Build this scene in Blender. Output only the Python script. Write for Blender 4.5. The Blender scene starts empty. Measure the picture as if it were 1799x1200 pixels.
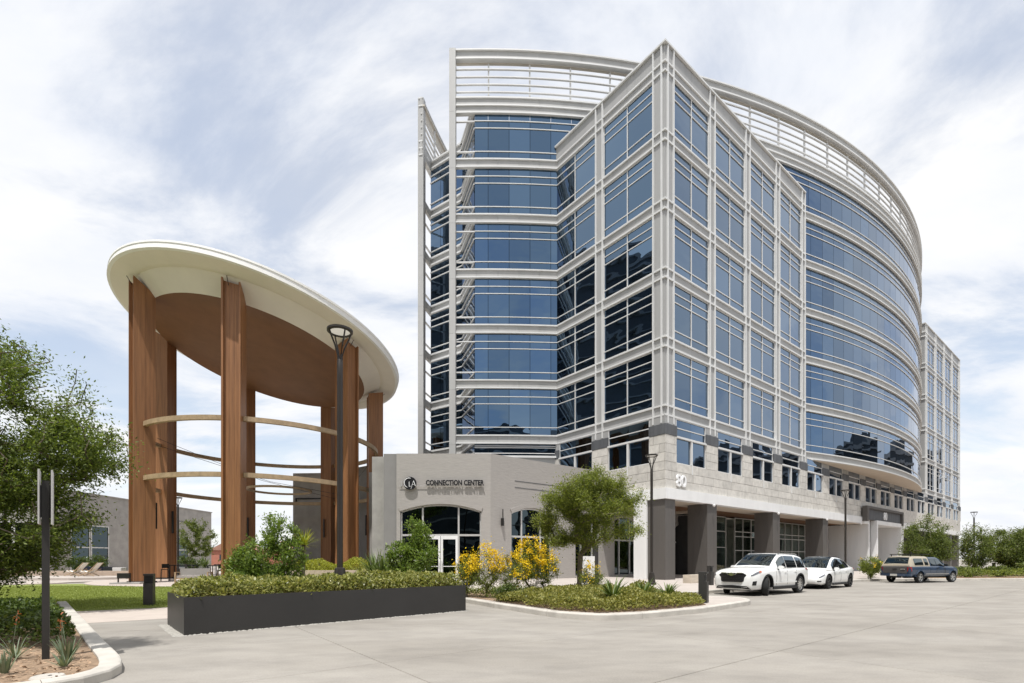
import bpy, bmesh, math, random
import numpy as np
from mathutils import Vector, Matrix

random.seed(7)
R = math.radians
scene = bpy.context.scene
C = scene.collection

# ------------------------------------------------------------------ camera
F, CX, HY, EYE = 860.0, 899.5, 982.0, 1.5
cam_d = bpy.data.cameras.new('camera')
cam = bpy.data.objects.new('camera', cam_d); C.objects.link(cam)
cam.location = (0, 0, EYE); cam.rotation_euler = (R(90), 0, 0)
cam_d.sensor_width = 36.0; cam_d.lens = F / 1799 * 36.0
cam_d.shift_y = (HY - 600) / 1799
cam_d.clip_start = 0.1; cam_d.clip_end = 3000
scene.camera = cam

# ------------------------------------------------------------------ light
SUN_EL, SUN_AZ = 70.0, 14.0        # azimuth: degrees to the left of straight behind the camera
sd = Vector((-math.sin(R(SUN_AZ)) * math.cos(R(SUN_EL)), -math.cos(R(SUN_AZ)) * math.cos(R(SUN_EL)), math.sin(R(SUN_EL))))
sun_d = bpy.data.lights.new('sun', 'SUN'); sun_d.energy = 4.3; sun_d.angle = R(0.7); sun_d.color = (1.0, 0.975, 0.935)
sun = bpy.data.objects.new('sun', sun_d); C.objects.link(sun)
sun.rotation_euler = sd.to_track_quat('Z', 'Y').to_euler(); sun.location = (0, 0, 60)

world = bpy.data.worlds.new('World'); scene.world = world; world.use_nodes = True
wn, wl = world.node_tree.nodes, world.node_tree.links
wn.clear()
def W(t, **k):
    n = wn.new(t)
    for a, b in k.items(): setattr(n, a, b)
    return n
sky = W('ShaderNodeTexSky', sky_type='NISHITA', sun_disc=False, sun_elevation=R(SUN_EL), sun_rotation=R(180 + SUN_AZ), air_density=1.2, dust_density=0.3, ozone_density=2.0)
tc = W('ShaderNodeTexCoord'); sep = W('ShaderNodeSeparateXYZ'); wl.new(tc.outputs['Generated'], sep.inputs[0])
zz = W('ShaderNodeMath', operation='MAXIMUM'); wl.new(sep.outputs[2], zz.inputs[0]); zz.inputs[1].default_value = 0.0
za = W('ShaderNodeMath', operation='ADD'); wl.new(zz.outputs[0], za.inputs[0]); za.inputs[1].default_value = 0.22
dx = W('ShaderNodeMath', operation='DIVIDE'); wl.new(sep.outputs[0], dx.inputs[0]); wl.new(za.outputs[0], dx.inputs[1])
dy = W('ShaderNodeMath', operation='DIVIDE'); wl.new(sep.outputs[1], dy.inputs[0]); wl.new(za.outputs[0], dy.inputs[1])
cmb = W('ShaderNodeCombineXYZ'); wl.new(dx.outputs[0], cmb.inputs[0]); wl.new(dy.outputs[0], cmb.inputs[1])
mp = W('ShaderNodeMapping'); wl.new(cmb.outputs[0], mp.inputs[0]); mp.inputs['Location'].default_value = (3.3, 4.4, 0); mp.inputs['Rotation'].default_value = (0, 0, R(-28)); mp.inputs['Scale'].default_value = (0.85, 1.35, 1)
n1 = W('ShaderNodeTexNoise'); n1.inputs['Scale'].default_value = 1.25; n1.inputs['Detail'].default_value = 11; n1.inputs['Roughness'].default_value = 0.60; n1.inputs['Distortion'].default_value = 0.5
wl.new(mp.outputs[0], n1.inputs['Vector'])
r1 = W('ShaderNodeValToRGB'); r1.color_ramp.elements[0].position = 0.36; r1.color_ramp.elements[1].position = 0.54
r1.color_ramp.elements[0].color = (0.48, 0.48, 0.48, 1); r1.color_ramp.elements[1].color = (1, 1, 1, 1); r1.color_ramp.interpolation = 'EASE'
wl.new(n1.outputs['Fac'], r1.inputs[0])
n2 = W('ShaderNodeTexNoise'); n2.inputs['Scale'].default_value = 2.6; n2.inputs['Detail'].default_value = 6; n2.inputs['Roughness'].default_value = 0.55
wl.new(mp.outputs[0], n2.inputs['Vector'])
r2 = W('ShaderNodeValToRGB'); r2.color_ramp.elements[0].position = 0.3; r2.color_ramp.elements[1].position = 0.66
r2.color_ramp.elements[0].color = (0.83, 0.865, 0.935, 1); r2.color_ramp.elements[1].color = (0.98, 0.98, 0.985, 1)
wl.new(n2.outputs['Fac'], r2.inputs[0])
# the veil of cloud thickens towards the horizon
hz = W('ShaderNodeMapRange'); wl.new(zz.outputs[0], hz.inputs[0]); hz.inputs[1].default_value = 0.0; hz.inputs[2].default_value = 0.5; hz.inputs[3].default_value = 0.8; hz.inputs[4].default_value = 0.0
mx = W('ShaderNodeMath', operation='MAXIMUM'); wl.new(r1.outputs[0], mx.inputs[0]); wl.new(hz.outputs[0], mx.inputs[1])
bg_sky = W('ShaderNodeBackground'); wl.new(sky.outputs[0], bg_sky.inputs[0]); bg_sky.inputs[1].default_value = 0.15
bg_cl = W('ShaderNodeBackground'); wl.new(r2.outputs[0], bg_cl.inputs[0]); bg_cl.inputs[1].default_value = 1.02
ms = W('ShaderNodeMixShader'); wl.new(mx.outputs[0], ms.inputs[0]); wl.new(bg_sky.outputs[0], ms.inputs[1]); wl.new(bg_cl.outputs[0], ms.inputs[2])
wo = W('ShaderNodeOutputWorld'); wl.new(ms.outputs[0], wo.inputs[0])

scene.view_settings.view_transform = 'Standard'; scene.view_settings.look = 'None'
scene.view_settings.exposure = 0.06; scene.view_settings.gamma = 1.0; scene.view_settings.use_curve_mapping = False
scene.render.engine = 'CYCLES'
scene.cycles.use_denoising = True; scene.cycles.max_bounces = 7; scene.cycles.diffuse_bounces = 3; scene.cycles.glossy_bounces = 4
scene.cycles.transparent_max_bounces = 12; scene.cycles.sample_clamp_indirect = 6; scene.cycles.caustics_reflective = False; scene.cycles.caustics_refractive = False

# ------------------------------------------------------------------ materials
M = {}
def mat(name, col, rough=0.7, var=0.12, vscale=1.5, bump=0.0, bscale=30, metal=0.0, spec=0.4, rand=0.0, col2=None, stretch=None, coat=0.0):
    m = bpy.data.materials.new(name); m.use_nodes = True
    n, l = m.node_tree.nodes, m.node_tree.links
    p = n['Principled BSDF']
    p.inputs['Roughness'].default_value = rough; p.inputs['Metallic'].default_value = metal
    p.inputs['Specular IOR Level'].default_value = spec
    if coat: p.inputs['Coat Weight'].default_value = coat; p.inputs['Coat Roughness'].default_value = 0.04
    g = n.new('ShaderNodeNewGeometry'); mpn = n.new('ShaderNodeMapping'); l.new(g.outputs['Position'], mpn.inputs[0])
    if stretch: mpn.inputs['Scale'].default_value = stretch
    tx = n.new('ShaderNodeTexNoise'); tx.inputs['Scale'].default_value = vscale; tx.inputs['Detail'].default_value = 6; tx.inputs['Roughness'].default_value = 0.6
    l.new(mpn.outputs[0], tx.inputs['Vector'])
    rp = n.new('ShaderNodeValToRGB'); rp.color_ramp.elements[0].position = 0.3; rp.color_ramp.elements[1].position = 0.7
    a = [max(0, c * (1 - var)) for c in (col2 or col)]; b = [min(1, c * (1 + var)) for c in col]
    rp.color_ramp.elements[0].color = (*a, 1); rp.color_ramp.elements[1].color = (*b, 1)
    l.new(tx.outputs['Fac'], rp.inputs[0]); out = rp.outputs[0]
    if rand:
        oi = n.new('ShaderNodeObjectInfo'); mr = n.new('ShaderNodeMapRange'); l.new(oi.outputs['Random'], mr.inputs[0])
        mr.inputs[3].default_value = 1 - rand; mr.inputs[4].default_value = 1 + rand
        mu = n.new('ShaderNodeVectorMath'); mu.operation = 'SCALE'; l.new(out, mu.inputs[0]); l.new(mr.outputs[0], mu.inputs['Scale']); out = mu.outputs[0]
    l.new(out, p.inputs['Base Color'])
    if bump:
        t2 = n.new('ShaderNodeTexNoise'); t2.inputs['Scale'].default_value = bscale; t2.inputs['Detail'].default_value = 4; l.new(mpn.outputs[0], t2.inputs['Vector'])
        bp = n.new('ShaderNodeBump'); bp.inputs['Strength'].default_value = bump; bp.inputs['Distance'].default_value = 0.02
        l.new(t2.outputs['Fac'], bp.inputs['Height']); l.new(bp.outputs[0], p.inputs['Normal'])
    M[name] = m
    return m

def glass(name, tint, edge, wave=0.02, power=4.0, see=0.0):
    """coated glazing: a tinted mirror at normal incidence that whitens at a glancing angle; 'see' lets the room show through"""
    m = bpy.data.materials.new(name); m.use_nodes = True
    n, l = m.node_tree.nodes, m.node_tree.links; n.clear()
    o = n.new('ShaderNodeOutputMaterial')
    a = n.new('ShaderNodeBsdfGlossy'); a.inputs['Roughness'].default_value = 0.0
    b = n.new('ShaderNodeBsdfGlossy'); b.inputs['Roughness'].default_value = 0.0; b.inputs['Color'].default_value = (*edge, 1)
    lw = n.new('ShaderNodeLayerWeight'); lw.inputs[0].default_value = 0.5
    pw = n.new('ShaderNodeMath'); pw.operation = 'POWER'; l.new(lw.outputs['Facing'], pw.inputs[0]); pw.inputs[1].default_value = power
    oi = n.new('ShaderNodeObjectInfo'); mr = n.new('ShaderNodeMapRange'); l.new(oi.outputs['Random'], mr.inputs[0]); mr.inputs[3].default_value = 0.82; mr.inputs[4].default_value = 1.12
    mu = n.new('ShaderNodeVectorMath'); mu.operation = 'SCALE'; mu.inputs[0].default_value = tint; l.new(mr.outputs[0], mu.inputs['Scale']); l.new(mu.outputs[0], a.inputs['Color'])
    if wave:
        g = n.new('ShaderNodeNewGeometry'); mpn = n.new('ShaderNodeMapping'); l.new(g.outputs['Position'], mpn.inputs[0]); mpn.inputs['Scale'].default_value = (1, 1, 1.8)
        t = n.new('ShaderNodeTexNoise'); t.inputs['Scale'].default_value = 0.55; t.inputs['Detail'].default_value = 1; l.new(mpn.outputs[0], t.inputs['Vector'])
        bp = n.new('ShaderNodeBump'); bp.inputs['Strength'].default_value = 1.0; bp.inputs['Distance'].default_value = wave
        l.new(t.outputs['Fac'], bp.inputs['Height'])
        # every pane sits a hair out of plane with its neighbours
        wn_ = n.new('ShaderNodeTexWhiteNoise'); wn_.noise_dimensions = '1D'; l.new(oi.outputs['Random'], wn_.inputs['W'])
        sb_ = n.new('ShaderNodeVectorMath'); sb_.operation = 'SUBTRACT'; l.new(wn_.outputs['Color'], sb_.inputs[0]); sb_.inputs[1].default_value = (0.5, 0.5, 0.5)
        ma_ = n.new('ShaderNodeVectorMath'); ma_.operation = 'MULTIPLY_ADD'; l.new(sb_.outputs[0], ma_.inputs[0]); ma_.inputs[1].default_value = (0.02, 0.02, 0.02); l.new(bp.outputs[0], ma_.inputs[2])
        nm_ = n.new('ShaderNodeVectorMath'); nm_.operation = 'NORMALIZE'; l.new(ma_.outputs[0], nm_.inputs[0])
        l.new(nm_.outputs[0], a.inputs['Normal']); l.new(nm_.outputs[0], b.inputs['Normal'])
    x = n.new('ShaderNodeMixShader'); l.new(pw.outputs[0], x.inputs[0]); l.new(a.outputs[0], x.inputs[1]); l.new(b.outputs[0], x.inputs[2])
    out = x.outputs[0]
    if see:
        tr = n.new('ShaderNodeBsdfTransparent'); tr.inputs[0].default_value = (0.72, 0.8, 0.76, 1)
        ad = n.new('ShaderNodeAddShader'); y = n.new('ShaderNodeMixShader'); y.inputs[0].default_value = see
        l.new(out, y.inputs[1]); l.new(tr.outputs[0], y.inputs[2]); out = y.outputs[0]
    l.new(out, o.inputs[0]); M[name] = m
    return m

def leafmat(name, c1, c2, trans=0.35, rough=0.55):
    """foliage: every leaf (mesh island) takes its own tone between c1 and c2; some light passes through"""
    m = bpy.data.materials.new(name); m.use_nodes = True
    n, l = m.node_tree.nodes, m.node_tree.links; n.clear()
    o = n.new('ShaderNodeOutputMaterial'); g = n.new('ShaderNodeNewGeometry')
    rp = n.new('ShaderNodeValToRGB'); rp.color_ramp.elements[0].color = (*c1, 1); rp.color_ramp.elements[1].color = (*c2, 1)
    l.new(g.outputs['Random Per Island'], rp.inputs[0])
    p = n.new('ShaderNodeBsdfPrincipled'); p.inputs['Roughness'].default_value = rough; p.inputs['Specular IOR Level'].default_value = 0.35
    l.new(rp.outputs[0], p.inputs['Base Color'])
    t = n.new('ShaderNodeBsdfTranslucent'); br = n.new('ShaderNodeVectorMath'); br.operation = 'MULTIPLY'; l.new(rp.outputs[0], br.inputs[0]); br.inputs[1].default_value = (1.25, 1.3, 0.6); l.new(br.outputs[0], t.inputs[0])
    x = n.new('ShaderNodeMixShader'); x.inputs[0].default_value = trans; l.new(p.outputs[0], x.inputs[1]); l.new(t.outputs[0], x.inputs[2]); l.new(x.outputs[0], o.inputs[0])
    M[name] = m
    return m

mat('panel', (0.385, 0.384, 0.378), 0.55, 0.07, 0.9, rand=0.05, stretch=(1.5, 1.5, 0.15))
mat('rail', (0.70, 0.70, 0.69), 0.45, 0.05, 0.8)
mat('rail_warm', (0.62, 0.57, 0.49), 0.6, 0.05, 0.8)
mat('crown_panel', (0.43, 0.427, 0.415), 0.55, 0.07, 0.9, rand=0.04, stretch=(1.5, 1.5, 0.15))
mat('stone', (0.60, 0.575, 0.53), 0.85, 0.14, 3.0, bump=0.25, bscale=14, rand=0.09)
mat('mortar', (0.30, 0.285, 0.265), 0.9)
mat('dark_cap', (0.105, 0.11, 0.118), 0.7, 0.25, 3.0, stretch=(1, 1, 0.15))
mat('white_panel', (0.82, 0.818, 0.81), 0.5, 0.05, 0.9, stretch=(1.5, 1.5, 0.12))
mat('dark_panel', (0.112, 0.103, 0.095), 0.45, 0.1, 1.0, stretch=(1, 1, 0.1))
mat('soffit', (0.60, 0.52, 0.43), 0.8, 0.05)
mat('soffit_wood', (0.20, 0.10, 0.05), 0.6, 0.2, 3)
mat('core', (0.03, 0.032, 0.036), 0.9)
mat('interior', (0.62, 0.60, 0.55), 0.9)
mat('interior_dark', (0.05, 0.05, 0.05), 0.9)
mat('painted_brick', (0.385, 0.362, 0.338), 0.85, 0.06, 2.5, bump=0.5, bscale=3.2, stretch=(1, 1, 6))
mat('concrete_wall', (0.37, 0.355, 0.335), 0.85, 0.16, 1.2, bump=0.15, bscale=9)
mat('smooth_grey', (0.25, 0.242, 0.235), 0.85, 0.06, 1.2)
mat('alu', (0.62, 0.61, 0.59), 0.35, 0.04, metal=0.3)
mat('sign_black', (0.012, 0.012, 0.013), 0.4, 0.0)
mat('sign_white', (0.9, 0.9, 0.9), 0.4, 0.0)
mat('wood', (0.31, 0.145, 0.062), 0.5, 0.14, 2.2, bump=0.08, bscale=16, stretch=(4, 4, 0.16), col2=(0.235, 0.108, 0.047))
mat('beam_wood', (0.40, 0.29, 0.18), 0.6, 0.2, 3)
mat('canopy_white', (0.76, 0.71, 0.62), 0.8, 0.04, 0.8)
mat('canopy_rim', (0.84, 0.83, 0.80), 0.7, 0.04)
mat('canopy_brown', (0.21, 0.098, 0.042), 0.7, 0.10, 0.9)
mat('black_metal', (0.018, 0.017, 0.016), 0.42, 0.1, 4)
mat('bronze', (0.030, 0.025, 0.021), 0.4, 0.1, 4)
mat('charcoal', (0.036, 0.034, 0.032), 0.45, 0.10, 0.9, bump=0.03, bscale=5)
mat('kerb', (0.53, 0.50, 0.45), 0.85, 0.16, 2.2, bump=0.15, bscale=40)
mat('soil', (0.30, 0.21, 0.14), 1.0, 0.35, 9.0, bump=0.8, bscale=45)
mat('gravel', (0.35, 0.34, 0.31), 0.9, 0.3, 30, bump=0.8, bscale=60)
mat('bark', (0.16, 0.13, 0.10), 0.9, 0.25, 9, bump=0.4, bscale=40, stretch=(1, 1, 0.3))
mat('pink_stone', (0.50, 0.40, 0.32), 0.8, 0.12, 3)
mat('travertine', (0.56, 0.49, 0.40), 0.8, 0.18, 1.5, stretch=(1, 1, 5))
mat('car_white', (0.80, 0.80, 0.78), 0.25, 0.0, coat=1.0)
mat('car_blue', (0.020, 0.042, 0.082), 0.35, 0.05, coat=0.8)
mat('car_tan', (0.40, 0.35, 0.27), 0.4, 0.03, coat=0.4)
mat('car_grey', (0.075, 0.07, 0.068), 0.6, 0.05)
mat('tyre', (0.018, 0.018, 0.018), 0.85, 0.1)
mat('trim', (0.014, 0.014, 0.015), 0.5, 0.0)
mat('chrome', (0.75, 0.75, 0.74), 0.15, 0.0, metal=1.0)
mat('rim_silver', (0.62, 0.62, 0.61), 0.28, 0.0, metal=0.9)
mat('rim_black', (0.03, 0.03, 0.03), 0.35, 0.0)
mat('headlamp', (0.13, 0.135, 0.15), 0.12, 0.0, coat=1.0)
mat('amber', (0.45, 0.10, 0.03), 0.3, 0.0, coat=0.6)
mat('red_lamp', (0.25, 0.012, 0.014), 0.25, 0.0, coat=0.8)
mat('plate', (0.55, 0.54, 0.5), 0.5, 0.1, 20)
mat('cushion', (0.34, 0.32, 0.30), 0.95, 0.1)
mat('canvas', (0.85, 0.82, 0.76), 0.9, 0.05)
mat('navy', (0.014, 0.022, 0.05), 0.4, 0.1)
mat('white_pot', (0.75, 0.74, 0.72), 0.5, 0.03)
mat('house_red', (0.42, 0.17, 0.12), 0.9, 0.12)
mat('house_roof', (0.36, 0.20, 0.15), 0.9, 0.15)
mat('tower_dark', (0.085, 0.095, 0.105), 0.8, 0.1)
mat('tower_band', (0.24, 0.245, 0.25), 0.8, 0.1)
mat('tower_glass', (0.02, 0.03, 0.04), 0.15, 0.1, rand=0.3)
mat('tower_pale', (0.42, 0.42, 0.42), 0.8, 0.1)
mat('ground', (0.33, 0.30, 0.26), 0.95, 0.15, 0.3)
mat('pink_path', (0.50, 0.435, 0.385), 0.9, 0.08, 1.4, bump=0.08, bscale=60)
mat('plaza', (0.47, 0.42, 0.38), 0.9, 0.08, 0.9, bump=0.05, bscale=40)
mat('lawn', (0.24, 0.285, 0.08), 1.0, 0.20, 6.0, bump=0.5, bscale=70)
mat('mulch_chip', (0.42, 0.29, 0.19), 1.0, 0.3, 20)
mat('pebble', (0.42, 0.40, 0.36), 0.8, 0.2, 20, rand=0.1)
# concrete roadway: broad stains, drag streaks along the direction of travel, fine grain
def road_material():
    m = bpy.data.materials.new('road'); m.use_nodes = True
    n, l = m.node_tree.nodes, m.node_tree.links; p = n['Principled BSDF']; p.inputs['Roughness'].default_value = 0.85; p.inputs['Specular IOR Level'].default_value = 0.3
    g = n.new('ShaderNodeNewGeometry'); mpn = n.new('ShaderNodeMapping'); l.new(g.outputs['Position'], mpn.inputs[0]); mpn.inputs['Rotation'].default_value = (0, 0, R(-37.8)); mpn.inputs['Scale'].default_value = (0.5, 1.0, 1)
    def nz(sc, d, src, r=0.55):
        t = n.new('ShaderNodeTexNoise'); t.inputs['Scale'].default_value = sc; t.inputs['Detail'].default_value = d; t.inputs['Roughness'].default_value = r; l.new(src, t.inputs['Vector']); return t.outputs['Fac']
    def ramp(src, p0, c0, p1, c1):
        r_ = n.new('ShaderNodeValToRGB'); e = r_.color_ramp.elements; e[0].position = p0; e[1].position = p1; e[0].color = (*c0, 1); e[1].color = (*c1, 1); l.new(src, r_.inputs[0]); return r_.outputs[0]
    def mulc(a, b):
        x = n.new('ShaderNodeVectorMath'); x.operation = 'MULTIPLY'; l.new(a, x.inputs[0]); l.new(b, x.inputs[1]); return x.outputs[0]
    base = ramp(nz(0.55, 8, mpn.outputs[0]), 0.30, (0.285, 0.262, 0.231), 0.62, (0.355, 0.330, 0.295))
    st = ramp(nz(1.7, 6, mpn.outputs[0], 0.65), 0.34, (0.84, 0.84, 0.845), 0.58, (1, 1, 1))
    gr = ramp(nz(38, 3, g.outputs['Position']), 0.25, (0.90, 0.90, 0.90), 0.75, (1.07, 1.07, 1.07))
    oi = n.new('ShaderNodeObjectInfo'); sl = ramp(oi.outputs['Random'], 0, (0.965, 0.965, 0.965), 1, (1.03, 1.03, 1.03))
    l.new(mulc(mulc(mulc(base, st), gr), sl), p.inputs['Base Color'])
    bp = n.new('ShaderNodeBump'); bp.inputs['Strength'].default_value = 0.12; bp.inputs['Distance'].default_value = 0.01
    l.new(nz(90, 2, g.outputs['Position']), bp.inputs['Height']); l.new(bp.outputs[0], p.inputs['Normal'])
    M['road'] = m
road_material()
glass('glass', (0.105, 0.168, 0.252), (0.80, 0.84, 0.92), 0.012, 3.6)
glass('glass_dark', (0.055, 0.075, 0.085), (0.7, 0.74, 0.76), 0.012, 3.2)
glass('glass_lobby', (0.14, 0.17, 0.15), (0.75, 0.78, 0.76), 0.010, 3.0, see=0.62)
glass('car_glass', (0.10, 0.125, 0.125), (0.75, 0.78, 0.8), 0.0, 3.0)
leafmat('leaf_mesquite', (0.06, 0.095, 0.02), (0.22, 0.275, 0.055), 0.4)
leafmat('leaf_tree', (0.10, 0.14, 0.028), (0.34, 0.37, 0.085), 0.45)
leafmat('leaf_right', (0.065, 0.10, 0.026), (0.24, 0.28, 0.075), 0.38)
leafmat('leaf_shrub', (0.075, 0.13, 0.025), (0.27, 0.36, 0.075), 0.4, 0.4)
leafmat('leaf_hedge', (0.030, 0.055, 0.012), (0.13, 0.18, 0.035), 0.25, 0.35)
leafmat('leaf_cover', (0.12, 0.14, 0.03), (0.40, 0.37, 0.11), 0.3, 0.5)
leafmat('leaf_planter', (0.10, 0.13, 0.028), (0.46, 0.44, 0.16), 0.3, 0.35)
leafmat('leaf_lime', (0.24, 0.27, 0.03), (0.42, 0.42, 0.06), 0.3)
leafmat('leaf_bells', (0.09, 0.125, 0.022), (0.28, 0.32, 0.07), 0.4)
leafmat('lens', (0.30, 0.27, 0.48), (0.30, 0.27, 0.48), 0.7)
leafmat('petal', (0.72, 0.48, 0.008), (0.85, 0.62, 0.02), 0.25)
leafmat('petal_red', (0.5, 0.12, 0.05), (0.62, 0.22, 0.10), 0.25)
leafmat('blade', (0.07, 0.11, 0.03), (0.20, 0.26, 0.08), 0.2, 0.4)
leafmat('blade_grey', (0.11, 0.15, 0.09), (0.25, 0.30, 0.20), 0.15, 0.5)
leafmat('grassblade', (0.22, 0.265, 0.06), (0.38, 0.42, 0.13), 0.3)

# ------------------------------------------------------------------ mesh helpers
class MB:
    """collects faces; build() links them as ONE mesh object"""
    def __init__(s): s.v, s.f = [], []
    def add(s, vs, fs):
        k = len(s.v); s.v += [tuple(p) for p in vs]; s.f += [tuple(i + k for i in f) for f in fs]; return s
    def box(s, x0, x1, y0, y1, z0, z1):
        return s.add([(x0, y0, z0), (x1, y0, z0), (x1, y1, z0), (x0, y1, z0), (x0, y0, z1), (x1, y0, z1), (x1, y1, z1), (x0, y1, z1)],
                     [(0, 3, 2, 1), (4, 5, 6, 7), (0, 1, 5, 4), (1, 2, 6, 5), (2, 3, 7, 6), (3, 0, 4, 7)])
    def prism(s, poly, z0, z1):
        n = len(poly)
        a = sum(poly[i][0] * poly[(i + 1) % n][1] - poly[(i + 1) % n][0] * poly[i][1] for i in range(n))
        if a < 0: poly = poly[::-1]
        return s.add([(x, y, z0) for x, y in poly] + [(x, y, z1) for x, y in poly],
                     [tuple(range(n - 1, -1, -1)), tuple(range(n, 2 * n))] + [(i, (i + 1) % n, n + (i + 1) % n, n + i) for i in range(n)])
    def loft(s, rings, caps=True, closed=True):
        n = len(rings[0]); k = len(s.v); s.v += [tuple(p) for r in rings for p in r]
        for i in range(len(rings) - 1):
            for j in range(n if closed else n - 1):
                a = k + i * n + j; b = k + i * n + (j + 1) % n
                s.f.append((a, b, b + n, a + n))
        if caps:
            s.f.append(tuple(k + j for j in range(n - 1, -1, -1))); e = k + (len(rings) - 1) * n; s.f.append(tuple(e + j for j in range(n)))
        return s
    def tube(s, path, rad, n=8, caps=True):
        path = [Vector(p) for p in path]; rings = []
        rr = rad if isinstance(rad, (list, tuple)) else [rad] * len(path)
        for i, p in enumerate(path):
            d = (path[min(i + 1, len(path) - 1)] - path[max(i - 1, 0)])
            d = d.normalized() if d.length > 1e-9 else Vector((0, 0, 1))
            up = Vector((0, 0, 1)) if abs(d.z) < 0.95 else Vector((1, 0, 0))
            a = d.cross(up).normalized(); b = a.cross(d).normalized()
            rings.append([p + a * (rr[i] * math.cos(2 * math.pi * j / n)) + b * (rr[i] * math.sin(2 * math.pi * j / n)) for j in range(n)])
        return s.loft(rings, caps)
    def bar(s, path, w, h):
        """rectangular section w (sideways) by h (up) swept along a path"""
        path = [Vector(p) for p in path]; rings = []
        for i, p in enumerate(path):
            d = (path[min(i + 1, len(path) - 1)] - path[max(i - 1, 0)]).normalized()
            up = Vector((0, 0, 1)) if abs(d.z) < 0.95 else Vector((0, 1, 0))
            a = d.cross(up).normalized() * (w / 2); b = a.cross(d).normalized() * (h / 2)
            rings.append([p - a - b, p + a - b, p + a + b, p - a + b])
        return s.loft(rings)
    def lathe(s, prof, n=16, c=(0, 0, 0), axis='z', caps=True):
        rings = []
        for r, h in prof:
            ring = []
            for j in range(n):
                q = 2 * math.pi * j / n; x, y = r * math.cos(q), r * math.sin(q)
                ring.append((c[0] + x, c[1] + y, c[2] + h) if axis == 'z' else (c[0] + x, c[1] + h, c[2] + y))
            rings.append(ring)
        return s.loft(rings, caps)
    def mesh(s, name, m, smooth=False):
        me = bpy.data.meshes.new(name); me.from_pydata(s.v, [], s.f); me.materials.append(M[m]); me.update()
        bm = bmesh.new(); bm.from_mesh(me); bmesh.ops.recalc_face_normals(bm, faces=bm.faces); bm.to_mesh(me); bm.free()
        if smooth:
            me.polygons.foreach_set('use_smooth', [True] * len(me.polygons))
            me.set_sharp_from_angle(angle=R(smooth if isinstance(smooth, (int, float)) and smooth > 1 else 35))
        return me
    def build(s, name, m, parent=None, smooth=False, loc=(0, 0, 0)):
        return link(name, s.mesh(name, m, smooth), parent, loc)

def link(name, data, parent=None, loc=(0, 0, 0)):
    o = bpy.data.objects.new(name, data); C.objects.link(o); o.location = loc
    if parent is not None: o.parent = parent
    return o
def tag(o, label=None, cat=None, group=None, kind=None):
    if label: o['label'] = label
    if cat: o['category'] = cat
    if group: o['group'] = group
    if kind: o['kind'] = kind
    return o
def thing(name, label, cat, loc=(0, 0, 0), rotz=0.0, group=None):
    o = link(name, None, None, loc); o.rotation_euler = (0, 0, rotz); o.empty_display_size = 0.3
    return tag(o, label, cat, group)
def struct(o): o['kind'] = 'structure'; return o
def stuff(o): o['kind'] = 'stuff'; return o
def copy_tree(o, parent=None):
    c = o.copy(); C.objects.link(c)
    if parent is not None: c.parent = parent
    for ch in list(o.children): copy_tree(ch, c)
    return c
_unit = {}
def ub(name, m, parent, x0, x1, y0, y1, z0, z1):
    """a box piece that shares one unit mesh per material"""
    if m not in _unit: _unit[m] = MB().box(0, 1, 0, 1, 0, 1).mesh('unit_' + m, m)
    o = link(name, _unit[m], parent, (x0, y0, z0)); o.scale = (x1 - x0, y1 - y0, z1 - z0)
    return o
def fastmesh(name, verts, quads, m):
    """numpy vertices (n,3) and faces (k,3 or 4)"""
    me = bpy.data.meshes.new(name); k = quads.shape[1]
    me.vertices.add(len(verts)); me.vertices.foreach_set('co', np.ascontiguousarray(verts, np.float32).ravel())
    me.loops.add(quads.size); me.loops.foreach_set('vertex_index', np.ascontiguousarray(quads, np.int32).ravel())
    me.polygons.add(len(quads)); me.polygons.foreach_set('loop_start', np.arange(0, quads.size, k, dtype=np.int32))
    me.polygons.foreach_set('loop_total', np.full(len(quads), k, np.int32))
    me.materials.append(M[m]); me.update(calc_edges=True); return me
def text(name, body, m, parent, size, loc, rot, extrude=0.02, align='CENTER', width=None, bold=0.0):
    cu = bpy.data.curves.new(name, 'FONT'); cu.body = body; cu.size = size; cu.extrude = extrude; cu.align_x = align; cu.align_y = 'CENTER'; cu.offset = bold; cu.resolution_u = 4
    tmp = link('tmp', cu); bpy.context.view_layer.update()
    me = bpy.data.meshes.new_from_object(tmp.evaluated_get(bpy.context.evaluated_depsgraph_get())); bpy.data.objects.remove(tmp); bpy.data.curves.remove(cu)
    me.name = name; me.materials.clear(); me.materials.append(M[m])
    xs = [v.co.x for v in me.vertices]; k = width / (max(xs) - min(xs)) if width else 1.0
    for v in me.vertices: v.co.x *= k
    o = link(name, me, parent, loc); o.rotation_euler = rot
    return o
U = Vector((1108, 860, 0)).normalized(); V = Vector((-U.y, U.x, 0)); A0 = math.atan2(U.y, U.x)
COR = Vector((9.87, 31.5, 0))
def st(s, t, z=0.0): return COR + U * s + V * t + Vector((0, 0, z))
# ================================================================== ground
def arcpts(c, r, a0, a1, n): return [(c[0] + r * math.cos(R(a0 + (a1 - a0) * i / n)), c[1] + r * math.sin(R(a0 + (a1 - a0) * i / n))) for i in range(n + 1)]
def smooth_path(pts, k=6):
    out = []
    for i in range(len(pts) - 1):
        p0 = Vector(pts[max(i - 1, 0)]); p1 = Vector(pts[i]); p2 = Vector(pts[i + 1]); p3 = Vector(pts[min(i + 2, len(pts) - 1)])
        for j in range(k):
            t = j / k; out.append(tuple(0.5 * ((2 * p1) + (p2 - p0) * t + (2 * p0 - 5 * p1 + 4 * p2 - p3) * t * t + (3 * p1 - p0 - 3 * p2 + p3) * t ** 3)))
    return out + [tuple(pts[-1])]
struct(MB().add([(-900, -500, -0.16), (900, -500, -0.16), (900, 1400, -0.16), (-900, 1400, -0.16)], [(0, 1, 2, 3)]).build('ground', 'ground'))
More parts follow.
